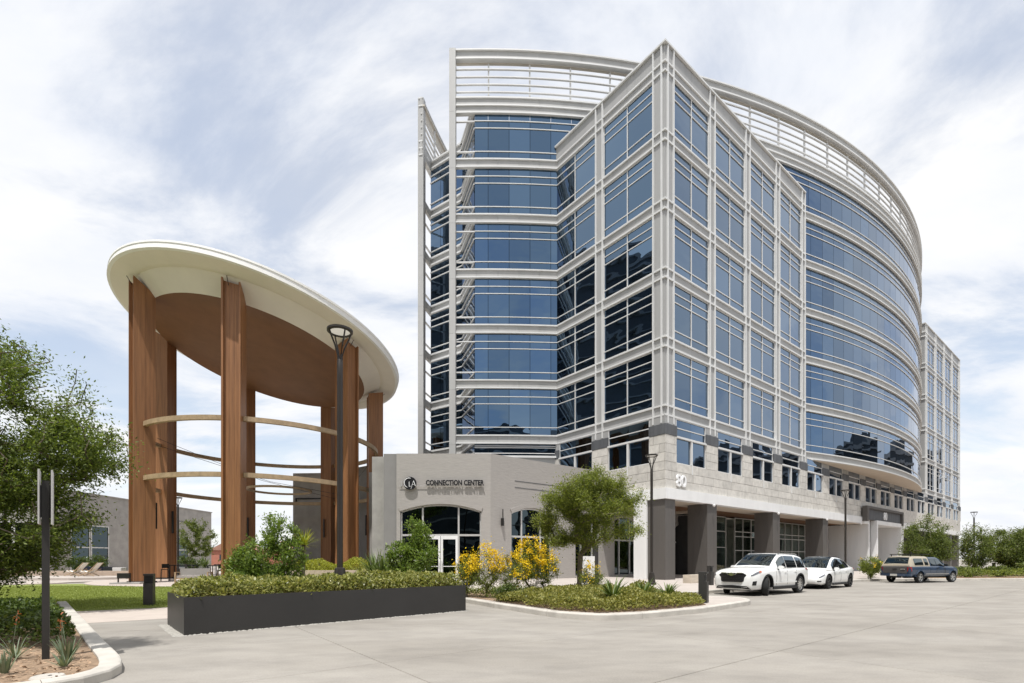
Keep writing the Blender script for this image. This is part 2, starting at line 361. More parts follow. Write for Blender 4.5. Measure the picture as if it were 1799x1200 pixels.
road = struct(MB().add([(-60, -60, -0.02), (140, -60, -0.02), (140, 70, -0.02), (-60, 70, -0.02)], [(0, 1, 2, 3)]).build('road', 'ground'))
# concrete slabs of the roadway in the grid of the joints
slab_me = {}
def slab(s0, s1, t0, t1):
    key = (round(s1 - s0, 2), round(t1 - t0, 2)); g = 0.011
    if key not in slab_me:
        a, b = key; me = MB(); c = 0.006
        me.loft([[(x, y, z) for x, y in ((g + e, g + e), (a - g - e, g + e), (a - g - e, b - g - e), (g + e, b - g - e))] for e, z in ((0, -0.018), (0, -c), (c, 0))])
        slab_me[key] = me.mesh('slab', 'road')
    o = link('slab', slab_me[key], road, st(s0, t0)); o.rotation_euler = (0, 0, A0)
S0, T0, DS, DT = -24.26, -12.1, 5.45, 3.1
for i in range(-3, 7):
    for j in range(-5, 4):
        c = st(S0 + DS * (i + .5), T0 + DT * (j + .5))
        if c.y < -1.5 or c.y > 27 or abs(c.x) > c.y * 1.15 + 5: continue
        slab(S0 + DS * i, S0 + DS * (i + 1), T0 + DT * j, T0 + DT * (j + 1))
# the rest of the roadway, out to the sides and behind, is one sheet a little lower than the slab faces
tag(MB().add([(-60, -60, -0.004 - 0.006), (140, -60, -0.01), (140, 70, -0.01), (-60, 70, -0.01)], [(0, 1, 2, 3)]).build('road_surface', 'road', road), kind='structure')

def kerbed(name, poly_outer, mat_top, z=0.15, kerb_w=0.18, ztop=None):
    """raised area whose sheet sits 4 mm under its kerb"""
    return struct(MB().prism(poly_outer, -0.1, (ztop if ztop is not None else z - 0.004)).build(name, mat_top))
def kerb_line(name, pts, w, z, seg=9, parent=None, side=1):
    """kerb stones with real joints along a polyline (outer edge on pts, body on its left for side=1)"""
    root = parent or struct(link(name, None)); P = [Vector((*p, 0)) for p in pts]
    L = [0]
    for a, b in zip(P, P[1:]): L.append(L[-1] + (b - a).length)
    def at(d):
        d = min(max(d, 0), L[-1])
        for i in range(len(L) - 1):
            if d <= L[i + 1] + 1e-9:
                k = (d - L[i]) / max(L[i + 1] - L[i], 1e-9); return P[i].lerp(P[i + 1], k), (P[i + 1] - P[i]).normalized()
        return P[-1], (P[-1] - P[-2]).normalized()
    n = max(1, round(L[-1] / seg * 3)); ln = L[-1] / n
    for i in range(n):
        rings = []
        for k in range(9):
            d = i * ln + 0.004 + (ln - 0.008) * k / 8; p, t = at(d); p2, t2 = at(d + 0.05); t = (t + t2).normalized()
            nn = Vector((-t.y, t.x, 0)) * side
            q = lambda o, h: (p + nn * (o - 0.03)) + Vector((0, 0, h))
            rings.append([q(0, -0.1), q(0.0, z - 0.03), q(0.012, z - 0.008), q(0.035, z), q(w - 0.02, z), q(w, z - 0.01), q(w, -0.1)])
        MB().loft(rings).build('kerb_stone', 'kerb', root)
    return root
# island with the small tree, and the pavement before the building
island = smooth_path([(-4.6, 22.0), (-3.3, 19.4), (-1.57, 16.75), (-0.55, 15.05), (0.37, 13.65), (1.12, 12.55), (2.16, 11.95), (3.32, 12.33), (4.63, 13.2), (5.27, 13.6), (7.0, 15.25), (7.75, 16.0), (8.05, 16.9), (7.75, 17.7), (6.95, 18.0), (6.35, 18.2), (6.25, 18.75), (6.6, 19.6)], 6)
kA = st(-8.3, -7.3); edge = [tuple(p)[:2] for p in (st(-7.2, -7.3), st(0, -7.3), st(5, -7.3), st(9, -7.3))] + [(23.4, 32.6), (25.6, 33.5), (28.5, 33.8), (32, 33.9), (36.5, 34.2), (46, 35), (62, 35.6), (80, 35.6)]
edge = [island[-1]] + smooth_path(edge, 5)
pave_poly = island + edge[1:] + [(80, 120), tuple(st(88, 20))[:2], tuple(st(30, 24))[:2], tuple(st(-8, 18))[:2], (-8.6, 31.5), (-7.5, 28)]
kerbed('pavement', pave_poly, 'plaza')
kerb_line('kerb', island + edge[1:], 0.17, 0.152, seg=8)
# flat concrete apron between the kerb and the first joint of the island (gutter pan)
# pink path, lawn and plaza on the left
struct(MB().prism([(-12.75, 13.78), (-12.3, 13.5), (-10.05, 11.3), (-8.55, 12.35), (-6.0, 14.6), (-5.0, 17.6), (-6.6, 17.85), (-11.03, 14.86)], -0.05, 0.006).build('path', 'pink_path'))
lawn_poly = [(-12.75, 13.75), (-11.03, 14.83), (-6.6, 17.8), (-7.4, 22.5), (-9.8, 26.0)] + arcpts((-17.7, 35.66), 10.2, -50, -138, 16) + [(-28.5, 27.4), (-45, 26.6), (-60, 26), (-60, 12), (-24, 12)]
lawn_z = 0.04
struct(MB().prism(lawn_poly, -0.1, lawn_z).build('lawn', 'lawn'))
struct(MB().prism(arcpts((-17.7, 35.66), 10.15, 0, 360, 64)[:-1], -0.1, 0.06).build('pavilion_floor', 'pink_path'))
struct(MB().prism([(-90, 28.4), (-45, 28.2), (-28.0, 29.2), (-27, 33), (-6, 29.5), (-7.2, 21), (-4.7, 21.7), (-3, 29), (-6, 46), (-20, 90), (-90, 90)], -0.1, 0.045).build('plaza', 'plaza'))
struct(MB().prism([(-60, 26.0), (-45, 26.6), (-28.5, 27.4), (-27.2, 29.9), (-45, 29.0), (-60, 28.6)], -0.1, 0.048).build('walkway', 'pink_path'))
struct(MB().prism([(-70, 31.5), (-30.0, 33.2), (-27.6, 35), (-28.2, 38), (-70, 37)], -0.1, 0.20).build('deck_terrace', 'plaza'))
struct(MB().prism([(-70, 38.5), (-30.2, 39.6), (-29.5, 41.5), (-70, 41)], -0.1, 0.10).build('back_lawn', 'lawn'))
# bed in the lower left corner
bed_edge = [(-14.5, 15.9), (-12.26, 13.64), (-9.3, 10.67), (-6.9, 8.25)] + smooth_path([(-6.2, 7.56), (-5.55, 6.9), (-5.12, 6.35), (-5.02, 5.85), (-5.25, 5.4), (-5.8, 4.95)], 5) + [(-8.5, 2.8), (-12, 0.1)]
kerb_line('kerb', bed_edge, 0.24, 0.13, seg=9, side=-1)
struct(MB().prism([(x - 0.12, y - 0.10) for x, y in bed_edge] + [(-20, 0), (-20, 16)], -0.1, 0.085).build('planting_bed', 'soil'))
# soil of the island bed
isl_in = [(-2.9, 19.6), (-1.2, 16.75), (-0.2, 15.2), (0.62, 13.95), (1.3, 12.85), (2.2, 12.3), (3.25, 12.65), (4.5, 13.5), (5.7, 14.4), (5.9, 15.2), (5.2, 16.6), (3.9, 18.3), (1.5, 20.0), (-1, 21)]
struct(MB().prism(isl_in, 0.10, 0.165).build('planting_bed', 'soil'))
struct(MB().prism([(28.2, 34.3), (29.5, 34.15), (32, 34.2), (36.5, 34.5), (46, 35.3), (62, 35.9), (80, 35.9), (80, 60), (50, 52), (33, 41)], 0.10, 0.17).build('planting_bed', 'soil'))
struct(MB().prism([(-8.4, 14.4), (-7.4, 13.6), (-2.6, 16.9), (-3.4, 19.5), (-5.2, 22.5), (-7.6, 22.6), (-10.4, 22), (-10.2, 16)], -0.1, 0.055).build('planting_bed', 'soil'))
# ================================================================== office building (local x along the street face, y inwards)
B = thing('office_building', 'tall office block with blue glass, white grid frame and curved louvred crown', 'building', COR, A0)
ZU = {k: 33.73 - 4.454 * k for k in range(-1, 6)}          # upper rail of the spandrel of each storey
SP = 0.62                                                 # spandrel height
PIT = 5.12
INS, GL = 0.13, 0.18                                      # cladding and glass planes behind the rail faces
def fb(face, name, m, parent, a0, a1, d0, d1, z0, z1, off=0.0):
    """box on a face: a along, d inwards; face 'R' street face, 'L' the return face"""
    if face == 'R': return ub(name, m, parent, off + a0, off + a1, d0, d1, z0, z1)
    return ub(name, m, parent, d0, d1, a0, a1, z0, z1)
WIN_H = 4.454 - SP
BARS = (0.167, 0.325, 0.835)
_wf = {}
def bay_window(face, a0, a1, z0, z1, off=0.0, detail=True, cols=2):
    """aluminium grid of one bay with its panes"""
    w, h = a1 - a0, z1 - z0; key = (face, round(w, 3), round(h, 3), cols)
    if key not in _wf:
        m = MB()
        def bx(p0, p1, q0, q1, d0=GL - 0.04, d1=GL + 0.02):
            m.box(p0, p1, d0, d1, q0, q1) if face == 'R' else m.box(d0, d1, p0, p1, q0, q1)
        bx(0, 0.05, 0, h); bx(w - 0.05, w, 0, h); bx(0.05, w - 0.05, 0, 0.05); bx(0.05, w - 0.05, h - 0.05, h)
        for c in range(1, cols): bx(w * c / cols - 0.03, w * c / cols + 0.03, 0.05, h - 0.05, GL - 0.06)
        for b in BARS: bx(0.05, w - 0.05, h * (1 - b) - 0.027, h * (1 - b) + 0.027, GL - 0.055)
        _wf[key] = m.mesh('window', 'rail')
    o = link('window', _wf[key], B, (off + a0, 0, z0) if face == 'R' else (0, a0, z0))
    rows = [0, 0.325, 0.835, 1.0] if detail else [0, 1.0]
    for c in range(cols):
        for b0, b1 in zip(rows, rows[1:]):
            p0, p1 = w * c / cols + 0.02, w * (c + 1) / cols - 0.02; q0, q1 = h * (1 - b1) + 0.004, h * (1 - b0) - 0.004
            if face == 'R': ub('pane', 'glass', o, p0, p1, GL, GL + 0.03, q0, q1)
            else: ub('pane', 'glass', o, GL, GL + 0.03, p0, p1, q0, q1)
    return o
def block_face(face, nb, off=0.0, detail=True, end=None):
    pairs = [(0.33, 0.97)] + [(5.38 + PIT * i, 6.03 + PIT * i) for i in range(nb)]
    last = pairs[-1][1] + 0.06 if end is None else end
    # vertical fins, one long piece each
    for i, (p, q) in enumerate(pairs):
        for a in (p, q):
            if a > last: continue
            fb(face, 'mullion', 'rail', B, a - 0.05, a + 0.05, 0.0, INS + 0.02, 10.33, 34.86, off)
        fb(face, 'column_panel', 'panel', B, p + 0.055, q - 0.055, INS - 0.02, INS + 0.12, 10.86, 34.80, off)
        if i == 0: fb(face, 'column_panel', 'panel', B, 0.305, p - 0.055, INS - 0.02, INS + 0.12, 10.86, 34.80, off)
    for k in range(0, 6):
        zu = ZU[k]; zl = zu - SP
        # rails run the whole face; they stop short of the corner where the corner piece takes over
        fb(face, 'rail', 'rail', B, 0.15, last, 0.03, INS + 0.02, zu - 0.055, zu + 0.055, off)
        fb(face, 'rail', 'rail', B, 0.15, last, 0.03, INS + 0.02, zl - 0.055, zl + 0.055, off)
        for i in range(nb):
            a0, a1 = pairs[i][1] + 0.055, pairs[i + 1][0] - 0.055
            mid = (a0 + a1) / 2
            for x0, x1 in ((a0, mid - 0.006), (mid + 0.006, a1)):
                fb(face, 'spandrel_panel', 'panel', B, x0, x1, INS - 0.01, INS + 0.12, zl, zu, off)
            if k < 5: bay_window(face, a0, a1, ZU[k + 1] + 0.07, zl - 0.07, off, detail)
    for i in range(nb):                                   # parapet panels and coping
        a0, a1 = pairs[i][1] + 0.055, pairs[i + 1][0] - 0.055; mid = (a0 + a1) / 2
        for x0, x1 in ((a0, mid - 0.006), (mid + 0.006, a1)):
            fb(face, 'parapet_panel', 'panel', B, x0, x1, INS - 0.01, INS + 0.12, ZU[0] + 0.07, 34.82, off)
    fb(face, 'coping', 'rail', B, 0.13 if face == 'L' else -0.03, last, -0.03, 0.45, 34.86, 34.98, off)
block_face('R', 4); block_face('L', 2, end=10.42)
# corner: small angle of panel with its own short rails
for z0, z1 in ((10.86, 34.80),):
    MB().prism([(0.125, 0.125), (0.30, 0.125), (0.30, 0.30), (0.125, 0.30)], z0, z1).build('corner_post', 'panel', B)
for k in range(6):
    for zc in (ZU[k], ZU[k] - SP):
        MB().prism([(0.03, 0.03), (0.149, 0.03), (0.149, 0.149), (0.03, 0.149)], zc - 0.055, zc + 0.055).build('rail', 'rail', B)
MB().box(0.45, 21.3, 0.45, 10.2, 5.5, 34.75).build('wall', 'core', B)
MB().box(21.3, 21.46, 0.22, 6, 10.9, 34.86).build('wall', 'panel', B)
# far block, the same pattern on the other end of the street face
FO = 61.55
block_face('R', 4, FO, detail=False)
MB().box(FO + 0.45, FO + 21.3, 0.45, 12, 5.5, 34.75).build('wall', 'core', B)
MB().box(FO + 0.10, FO + 0.30, 0.16, 9, 5.4, 34.86).build('wall', 'panel', B)
for k in range(6):
    for zc in (ZU[k], ZU[k] - SP): ub('rail', 'rail', B, FO - 0.02, FO + 0.10, 0.03, 8.0, zc - 0.075, zc + 0.075)
for a in (0.9, 2.2): ub('mullion', 'rail', B, FO - 0.05, FO + 0.10, a, a + 0.11, 10.4, 34.86)
MB().box(FO + 21.3, FO + 21.5, 0.16, 12, 5.4, 34.86).build('wall', 'panel', B)

# ---------------------------------------------------------------- curved facade
CC_, CR = (41.5, 73.2), 75.4
CB = (41.5, -37.1)                                        # the rear arc mirrors it
def arc(phi, r=CR, back=False):
    q = R(phi)
    return (CC_[0] + r * math.sin(q), CC_[1] - r * math.cos(q)) if not back else (CB[0] + r * math.sin(q), CB[1] + r * math.cos(q))
def curved(phi0, phi1, r0, r1, z0, z1, step=1.0, back=False):
    n = max(1, int(round(abs(phi1 - phi0) / step))); rings = []
    for i in range(n + 1):
        p = phi0 + (phi1 - phi0) * i / n; a, b = arc(p, r0, back), arc(p, r1, back)
        rings.append([(*a, z0), (*b, z0), (*b, z1), (*a, z1)])
    return MB().loft(rings)
PH0, PHG, PHB, PHR = -39.93, -38.42, -33.30, 15.45        # blade end, first glass, block, right shoulder
PAN = 1.292                                               # one pane, in degrees
def curve_piece(name, m, p0, p1, r0, r1, z0, z1, parent=B, step=0.65, back=False): return curved(p0, p1, r0, r1, z0, z1, step, back).build(name, m, parent)
def curve_storey(p0, p1, zb, zt, first=None):
    """glazing of one storey between two angles: flat panes on the arc and three slim rails"""
    band = link('curved_window', None, B); h = zt - zb
    p = first if first is not None else p0; cuts = [p0] if first is None else [p0, first]
    while cuts[-1] < p1 - 0.2: cuts.append(min(cuts[-1] + PAN, p1))
    for a, b in zip(cuts, cuts[1:]):
        g = 0.012; q0, q1 = arc(a + g, CR - 0.19), arc(b - g, CR - 0.19); w0, w1 = arc(a + g, CR - 0.23), arc(b - g, CR - 0.23)
        MB().prism([q0, q1, w1, w0], zb, zt).build('pane', 'glass', band)
    for bfrac in BARS: curve_piece('glazing_rail', 'rail', p0, p1, CR - 0.205, CR - 0.13, zt - h * bfrac - 0.027, zt - h * bfrac + 0.027, band)
    return band
FL = [(PHB, None)]
for k in range(0, 6):
    zu, zl = ZU[k], ZU[k] - SP
    segs = [(PH0 + 0.36, PHB), (-15.4, PHR)] if k > 0 else [(PH0 + 0.36, PHB), (-15.4, PHR)]
    for si, (p0, p1) in enumerate(segs):
        for zc in (zu, zl): curve_piece('rail', 'rail', p0, p1, CR - 0.28, CR - 0.0, zc - 0.05, zc + 0.05)
        p = p0
        while p < p1 - 0.05:                              # spandrel panels with open joints
            e = min(p + PAN, p1); curve_piece('spandrel_panel', 'crown_panel', p + 0.006, e - 0.006, CR - 0.36, CR - 0.11, zl + 0.05, zu - 0.05); p = e
    if k < 5:
        curve_storey(PHG, PHB, ZU[k + 1] + 0.07, zl - 0.07, PHG + 0.83); curve_storey(-15.4, PHR, ZU[k + 1] + 0.07, zl - 0.07)
# storey under the crown, free above the two blocks, in the stretches that show
zt, zb = ZU[-1] - SP, ZU[0]
curve_storey(PHG, -29.5, zb + 0.07, zt - 0.07, PHG + 0.83); curve_storey(-19.5, 17.0, zb + 0.07, zt - 0.07)
for p0, p1 in ((PHB, -15.4), (PHR, 20)):
    curve_piece('rail', 'rail', p0, p1, CR - 0.32, CR + 0.02, zb - 0.075, zb + 0.075)
# storey 1 of the left part, over the low building's roof
curve_storey(PHG, PHB, 9.9, ZU[5] - SP - 0.07, PHG + 0.83)
for zc in (9.75, 10.0): curve_piece('rail', 'rail', PH0 + 0.36, PHB, CR - 0.32, CR + 0.02, zc - 0.08, zc + 0.08) if zc < 9.9 else None
curve_piece('spandrel_panel', 'crown_panel', PH0 + 0.36, PHB, CR - 0.36, CR - 0.14, 8.3, 9.67)
# open bands between the blade post and the first glass
for k in range(-1, 5):
    z1_, z0_ = ZU[k] - SP - 0.07, ZU[k + 1] + 0.07; h = z1_ - z0_
    for bfrac in (BARS[0], BARS[2]): curve_piece('glazing_rail', 'rail', PH0 + 0.36, PHG, CR - 0.31, CR - 0.17, z1_ - h * bfrac - 0.04, z1_ - h * bfrac + 0.04)
# crown: two solid bands, open louvres on posts, top fascia
PE = 33.0
def crown(p0, p1, back=False, pan=2 * PAN):
    for z0, z1, r_, m in ((37.42, 37.53, 0.0, 'rail'), (38.01, 38.12, 0.0, 'rail'), (38.62, 38.74, 0.0, 'rail'), (41.76, 41.88, 0.02, 'rail'), (42.45, 42.56, 0.03, 'rail')):
        curve_piece('rail', m, p0, p1, CR - 0.36, CR + r_, z0, z1, back=back)
    for z0, z1 in ((37.53, 38.01), (38.12, 38.62), (41.88, 42.45)):
        p = p0
        while p < p1 - 0.05:
            e = min(p + pan, p1); curve_piece('fascia_panel', 'crown_panel', p + 0.005, e - 0.005, CR - 0.32, CR - 0.10, z0, z1, back=back); p = e
    for z in (39.28, 39.88, 40.50, 41.12): curve_piece('louvre', 'rail', p0, p1, CR - 0.32, CR - 0.18, z - 0.035, z + 0.035, back=back)
    curve_piece('louvre_soffit', 'rail_warm', p0, p1, CR - 0.55, CR - 0.36, 41.72, 41.84, back=back)
    p = p0 + 2.0
    while p < p1:
        a, b = arc(p, CR - 0.50, back), arc(p, CR - 0.36, back); q = Vector((math.cos(R(p)), math.sin(R(p)) * (-1 if back else 1))) * 0.06
        MB().prism([(a[0] - q.x, a[1] - q.y), (a[0] + q.x, a[1] + q.y), (b[0] + q.x, b[1] + q.y), (b[0] - q.x, b[1] - q.y)], 38.74, 41.70).build('louvre_post', 'rail', B); p += 2.56
crown(PH0 + 0.36, PE)
crown(-40.0, -30.0, back=True)
# end posts of the two blades
def end_post(back):
    a, b, c, d = arc(PH0 - 0.03, CR + 0.10, back), arc(PH0 + 0.36, CR + 0.10, back), arc(PH0 + 0.36, CR - 0.42, back), arc(PH0 - 0.03, CR - 0.42, back)
    z = 0.15
    for z1 in (10.7, 15.1, 19.6, 24.0, 28.5, 32.9, 37.45, 42.56):
        MB().prism([a, b, c, d], z + 0.012, z1).build('blade_post', 'crown_panel', B); z = z1
end_post(False); end_post(True)
for k in range(0, 6):
    zu, zl = ZU[k], ZU[k] - SP
    curve_piece('spandrel_panel', 'crown_panel', PH0 + 0.36, -36.6, CR - 0.36, CR - 0.10, zl, zu, back=True)
    if k < 5:
        for bfrac in (BARS[1], BARS[2]): curve_piece('glazing_rail', 'rail', PH0 + 0.36, -36.6, CR - 0.31, CR - 0.17, zl - WIN_H * bfrac - 0.04, zl - WIN_H * bfrac + 0.04, back=True)
curve_piece('spandrel_panel', 'crown_panel', PH0 + 0.36, -36.6, CR - 0.36, CR - 0.10, 37.45, 38.2, back=True)
# V-shaped end wall between the blades
VX = (-4.0, 18.05)
for a, b in ((arc(PHG, CR - 0.30), VX), (VX, arc(PHG, CR - 0.30, True))):
    d = Vector((b[0] - a[0], b[1] - a[1])); L = d.length; d.normalize(); nn = Vector((d.y, -d.x)); nn = nn if nn.x < 0 else -nn
    def strip(name, m, f0, f1, o0, o1, z0, z1, parent=B):
        p = [Vector(a) + d * (L * f) + nn * o for f, o in ((f0, o0), (f1, o0), (f1, o1), (f0, o1))]
        return MB().prism([tuple(q) for q in p], z0, z1).build(name, m, parent)
    for k in range(-1, 6):
        zu, zl = ZU[k], ZU[k] - SP
        strip('spandrel_panel', 'crown_panel', 0, 1, -0.05, 0.10, zl, zu)
        for zc in (zu, zl): strip('rail', 'rail', -0.01, 1.01, 0.0, 0.22, zc - 0.075, zc + 0.075)
        nz = ZU[k + 1] if k < 5 else 6.5
        w = link('window', None, B)
        for f0, f1 in ((0.0, 0.36), (0.36, 0.68), (0.68, 1.0)): strip('pane', 'glass', f0 + 0.004, f1 - 0.004, 0, 0.03, nz + 0.07, zl - 0.07, w)
        for bf in BARS: strip('glazing_rail', 'rail', 0, 1, 0.02, 0.12, zl - (zl - nz) * bf - 0.035, zl - (zl - nz) * bf + 0.035, w)
# body behind the curtain wall and roof
body = [arc(p, CR - 0.55) for p in np.linspace(PHG + 0.1, 38.3, 60)] + [(87, 18.05)] + [arc(p, CR - 0.55, True) for p in np.linspace(38.3, PHG + 0.1, 60)] + [(VX[0] + 0.3, VX[1])]
MB().prism(body, ZU[5] - SP - 0.03, 37.3).build('core', 'core', B); MB().box(0.6, 82.8, 12.0, 24.0, 0.2, 10.8).build('core', 'core', B); MB().box(21.4, 61.4, 0.42, 12.0, 5.6, 10.8).build('core', 'core', B)
# warm soffit under the bulge
cs = MB(); pts = [arc(p, CR - 0.02) for p in np.linspace(-13.8, 13.8, 41)]
cs.prism(pts + [(pts[-1][0], 0.6), (pts[0][0], 0.6)], ZU[5] - SP - 0.12, ZU[5] - SP - 0.078); cs.build('soffit', 'soffit', B)

# ---------------------------------------------------------------- stone base with the second-storey windows
SZ0, SZ1 = 6.09, 9.57; RH = (SZ1 - SZ0) / 6
base_wall = MB(); base_wall.box(0.09, 83.0, 0.09, 0.4, 5.45, 7.80); base_wall.box(0.09, 0.4, 0.09, 10.4, 5.45, 7.80)
for i in range(17):
    a0 = -0.03 + 5.13 * i - 0.30 if i else 0.09; a1 = 5.13 * i + 1.26
    base_wall.box(max(a0, 0.09), a1 - 0.02, 0.09, 0.4, 7.80, 10.86)
for t0, t1 in ((0.41, 1.24), (4.85, 6.36), (9.98, 10.4)): base_wall.box(0.09, 0.4, t0, t1, 7.80, 10.86)
sb = base_wall.build('stone_base', 'mortar', B)
rs = random.Random(3)
def block(face, a0, a1, z0, z1):
    d = rs.uniform(-0.006, 0.006); g = 0.011
    fb(face, 'stone_block', 'stone', sb, a0 + g, a1 - g, 0.0 + d, 0.088, z0 + g, z1 - g)
def course(face, a0, a1, z0, z1, ln, shift):
    x = a0; nx = a0 + ln - shift
    while x < a1 - 0.05:
        e = min(nx, a1)
        if a1 - e < 0.3: e = a1
        block(face, x, e, z0, z1); x = e; nx = x + ln
NEAR = 8
for r in range(3):
    course('R', 0.0, 1.26 + 5.13 * NEAR, SZ0 + RH * r, SZ0 + RH * (r + 1), 1.2825, (0, 0.64)[r % 2]); course('L', 0.09, 10.4, SZ0 + RH * r, SZ0 + RH * (r + 1), 1.2825, (0.5, 0)[r % 2])
for r in range(3, 6):
    z0, z1 = SZ0 + RH * r, SZ0 + RH * (r + 1)
    for i in range(NEAR + 1):
        a0 = 0.0 if i == 0 else 5.13 * i - 0.29; a1 = 5.13 * i + 1.25
        m = (a0 + a1) / 2 + (0.32 if r % 2 else -0.28)
        block('R', a0, m, z0, z1); block('R', m, a1, z0, z1)
    for t0, t1 in ((0.09, 1.25), (4.84, 6.37), (9.97, 10.4)):
        m = (t0 + t1) / 2 + (0.25 if r % 2 else -0.2); block('L', t0, m, z0, z1); block('L', m, t1, z0, z1) if t1 - t0 > 0.6 else None
far_stone = MB(); far_stone.box(1.26 + 5.13 * NEAR + 0.01, 83.05, 0.0, 0.088, SZ0, SZ0 + 3 * RH)
for i in range(NEAR + 1, 17): far_stone.box(5.13 * i - 0.29, 5.13 * i + 1.25, 0.0, 0.088, SZ0 + 3 * RH + 0.01, SZ1)
far_stone.build('stone_facing', 'stone', B)
for i in range(17):                                        # dark caps of the piers and plain panel above
    a0 = 0.0 if i == 0 else 5.13 * i - 0.33; a1 = 5.13 * i + 1.28
    fb('R', 'pier_cap', 'dark_cap', B, a0 - (0.02 if i == 0 else 0), a1, -0.02, 0.12, 9.58, 10.25)
    fb('R', 'pier_head', 'panel', B, a0 + 0.03, a1 - 0.03, 0.05, 0.12, 10.255, 10.84)
for t0, t1 in ((0.12, 1.28), (4.80, 6.41), (9.93, 10.42)):
    fb('L', 'pier_cap', 'dark_cap', B, t0, t1, -0.02, 0.12, 9.58, 10.25); fb('L', 'pier_head', 'panel', B, t0 + 0.03, t1 - 0.03, 0.05, 0.12, 10.255, 10.84)
_bw = {}
def base_window(face, a0, a1):
    w = a1 - a0; z0, z1, zt_ = 7.83, 10.78, 9.56
    if face not in _bw:
        m = MB()
        def bx(p0, p1, q0, q1, d0, d1): m.box(p0, p1, d0, d1, q0, q1) if face == 'R' else m.box(d0, d1, p0, p1, q0, q1)
        h = z1 - z0
        bx(0, 0.05, 0, h, 0.06, 0.20); bx(w - 0.05, w, 0, h, 0.06, 0.20); bx(0.05, w - 0.05, 0, 0.05, 0.06, 0.20); bx(0.05, w - 0.05, h - 0.05, h, 0.06, 0.20)
        bx(-0.03, w + 0.03, zt_ - z0 - 0.07, zt_ - z0 + 0.06, -0.02, 0.18); bx(0.05, w - 0.05, (zt_ + z1) / 2 - z0 - 0.027, (zt_ + z1) / 2 - z0 + 0.027, 0.06, 0.18)
        bx(w / 2 - 0.085, w / 2 + 0.085, 0.05, zt_ - z0 - 0.07, 0.0, 0.18); bx(w / 2 - 0.045, w / 2 + 0.045, -0.62, 0.045, -0.04, 0.03)
        _bw[face] = m.mesh('window', 'rail')
    o = link('window', _bw[face], B, (a0, 0, z0) if face == 'R' else (0, a0, z0)); h = z1 - z0
    for p0, p1, q0, q1 in ((0.05, w / 2 - 0.08, 0.05, zt_ - z0), (w / 2 + 0.08, w - 0.05, 0.05, zt_ - z0), (0.06, w / 2, zt_ - z0, h - 0.03), (w / 2 + 0.01, w - 0.06, zt_ - z0, h - 0.03)):
        fb('R', 'pane', 'glass', o, p0, p1, 0.12, 0.15, q0, q1) if face == 'R' else ub('pane', 'glass', o, 0.12, 0.15, p0, p1, q0, q1)
for i in range(16): base_window('R', 1.27 + 5.13 * i, 4.83 + 5.13 * i)
base_window('L', 1.27, 4.83); base_window('L', 6.39, 9.95)

# ---------------------------------------------------------------- ground floor: white frame, dark piers, lobby
def seams(face, a0, a1, d, z0, z1, n):  # vertical panel joints are real gaps: n panels side by side
    pass
FZ0, FZ1 = 5.39, 6.085
ub('fascia', 'white_panel', B, -0.14, 37.95, -0.14, 0.42, FZ0, FZ1)
ub('fascia', 'white_panel', B, -0.14, 0.42, 0.425, 10.4, FZ0, FZ1)
ub('fascia', 'white_panel', B, 50.2, 83.0, -0.14, 0.42, FZ0, FZ1)
for i in range(4): ub('frame_leg', 'white_panel', B, -0.14, 0.25, 1.36 + 0.265 * i, 1.36 + 0.265 * (i + 1) - 0.006, 0.146, FZ0)
ub('frame_leg', 'white_panel', B, 37.62, 37.95, -0.14, 0.0, 0.146, FZ0)
for i in range(6): ub('frame_leg', 'white_panel', B, 37.66, 37.95, 0.004 + 0.8 * i, 0.8 * (i + 1), 0.146, FZ0)
def pier(s0, s1, t1):
    p = link('pier', None, B); n = 2
    for i in range(3): ub('panel', 'dark_panel', p, s0 + (s1 - s0) * (i / 3) + 0.003, s0 + (s1 - s0) * ((i + 1) / 3) - 0.003, 0.0, 0.05, 0.146, FZ0)
    for i in range(3): ub('panel', 'dark_panel', p, s0 + 0.003, s0 + 0.05, 0.053 + (t1 - .05) * i / 3, 0.05 + (t1 - .05) * (i + 1) / 3 - 0.003, 0.146, FZ0)
    ub('core', 'core', p, s0 + 0.05, s1 - 0.01, 0.05, t1, 0.146, FZ0 - 0.01)
pier(-0.02, 1.08, 1.35)
for s in (4.94, 14.95, 25.3): pier(s, s + 1.26, 1.55)
ub('pier', 'dark_panel', B, 10.1, 10.6, 3.6, 4.6, 0.146, 5.3); ub('pier', 'dark_panel', B, 36.4, 37.4, 3.9, 4.6, 0.146, 5.3)
ub('soffit', 'soffit', B, 0.0, 37.6, 0.42, 2.4, FZ0 + 0.03, FZ0 + 0.09); ub('soffit', 'soffit_wood', B, 0.30, 37.6, 2.41, 9.0, FZ0 + 0.05, FZ0 + 0.11)
for s in (3.0, 8.5): ub('soffit_beam', 'soffit', B, s, s + 0.5, 2.45, 5.6, FZ0 - 0.14, FZ0 + 0.045)
def glazing(s0, s1, t, z0, z1, xs, zs, label):
    w = link('lobby_window', None, B); tag(w, label)
    xs = [s0] + xs + [s1]; zs = [z0] + zs + [z1]; m = MB()
    for x in xs: m.box(x - 0.04, x + 0.04, t - 0.08, t + 0.04, z0, z1)
    for z in zs:
        for a, b in zip(xs, xs[1:]): m.box(a + 0.04, b - 0.04, t - 0.06, t + 0.03, z - 0.035, z + 0.035)
    m.build('frame', 'alu', w)
    for a, b in zip(xs, xs[1:]):
        for c, d in zip(zs, zs[1:]): ub('pane', 'glass_lobby', w, a + 0.03, b - 0.03, t - 0.012, t + 0.012, c + 0.03, d - 0.03)
glazing(10.7, 15.6, 4.5, 0.15, 5.3, [12.6, 13.6], [2.55, 4.0], 'lobby glazing with doors between dark piers')
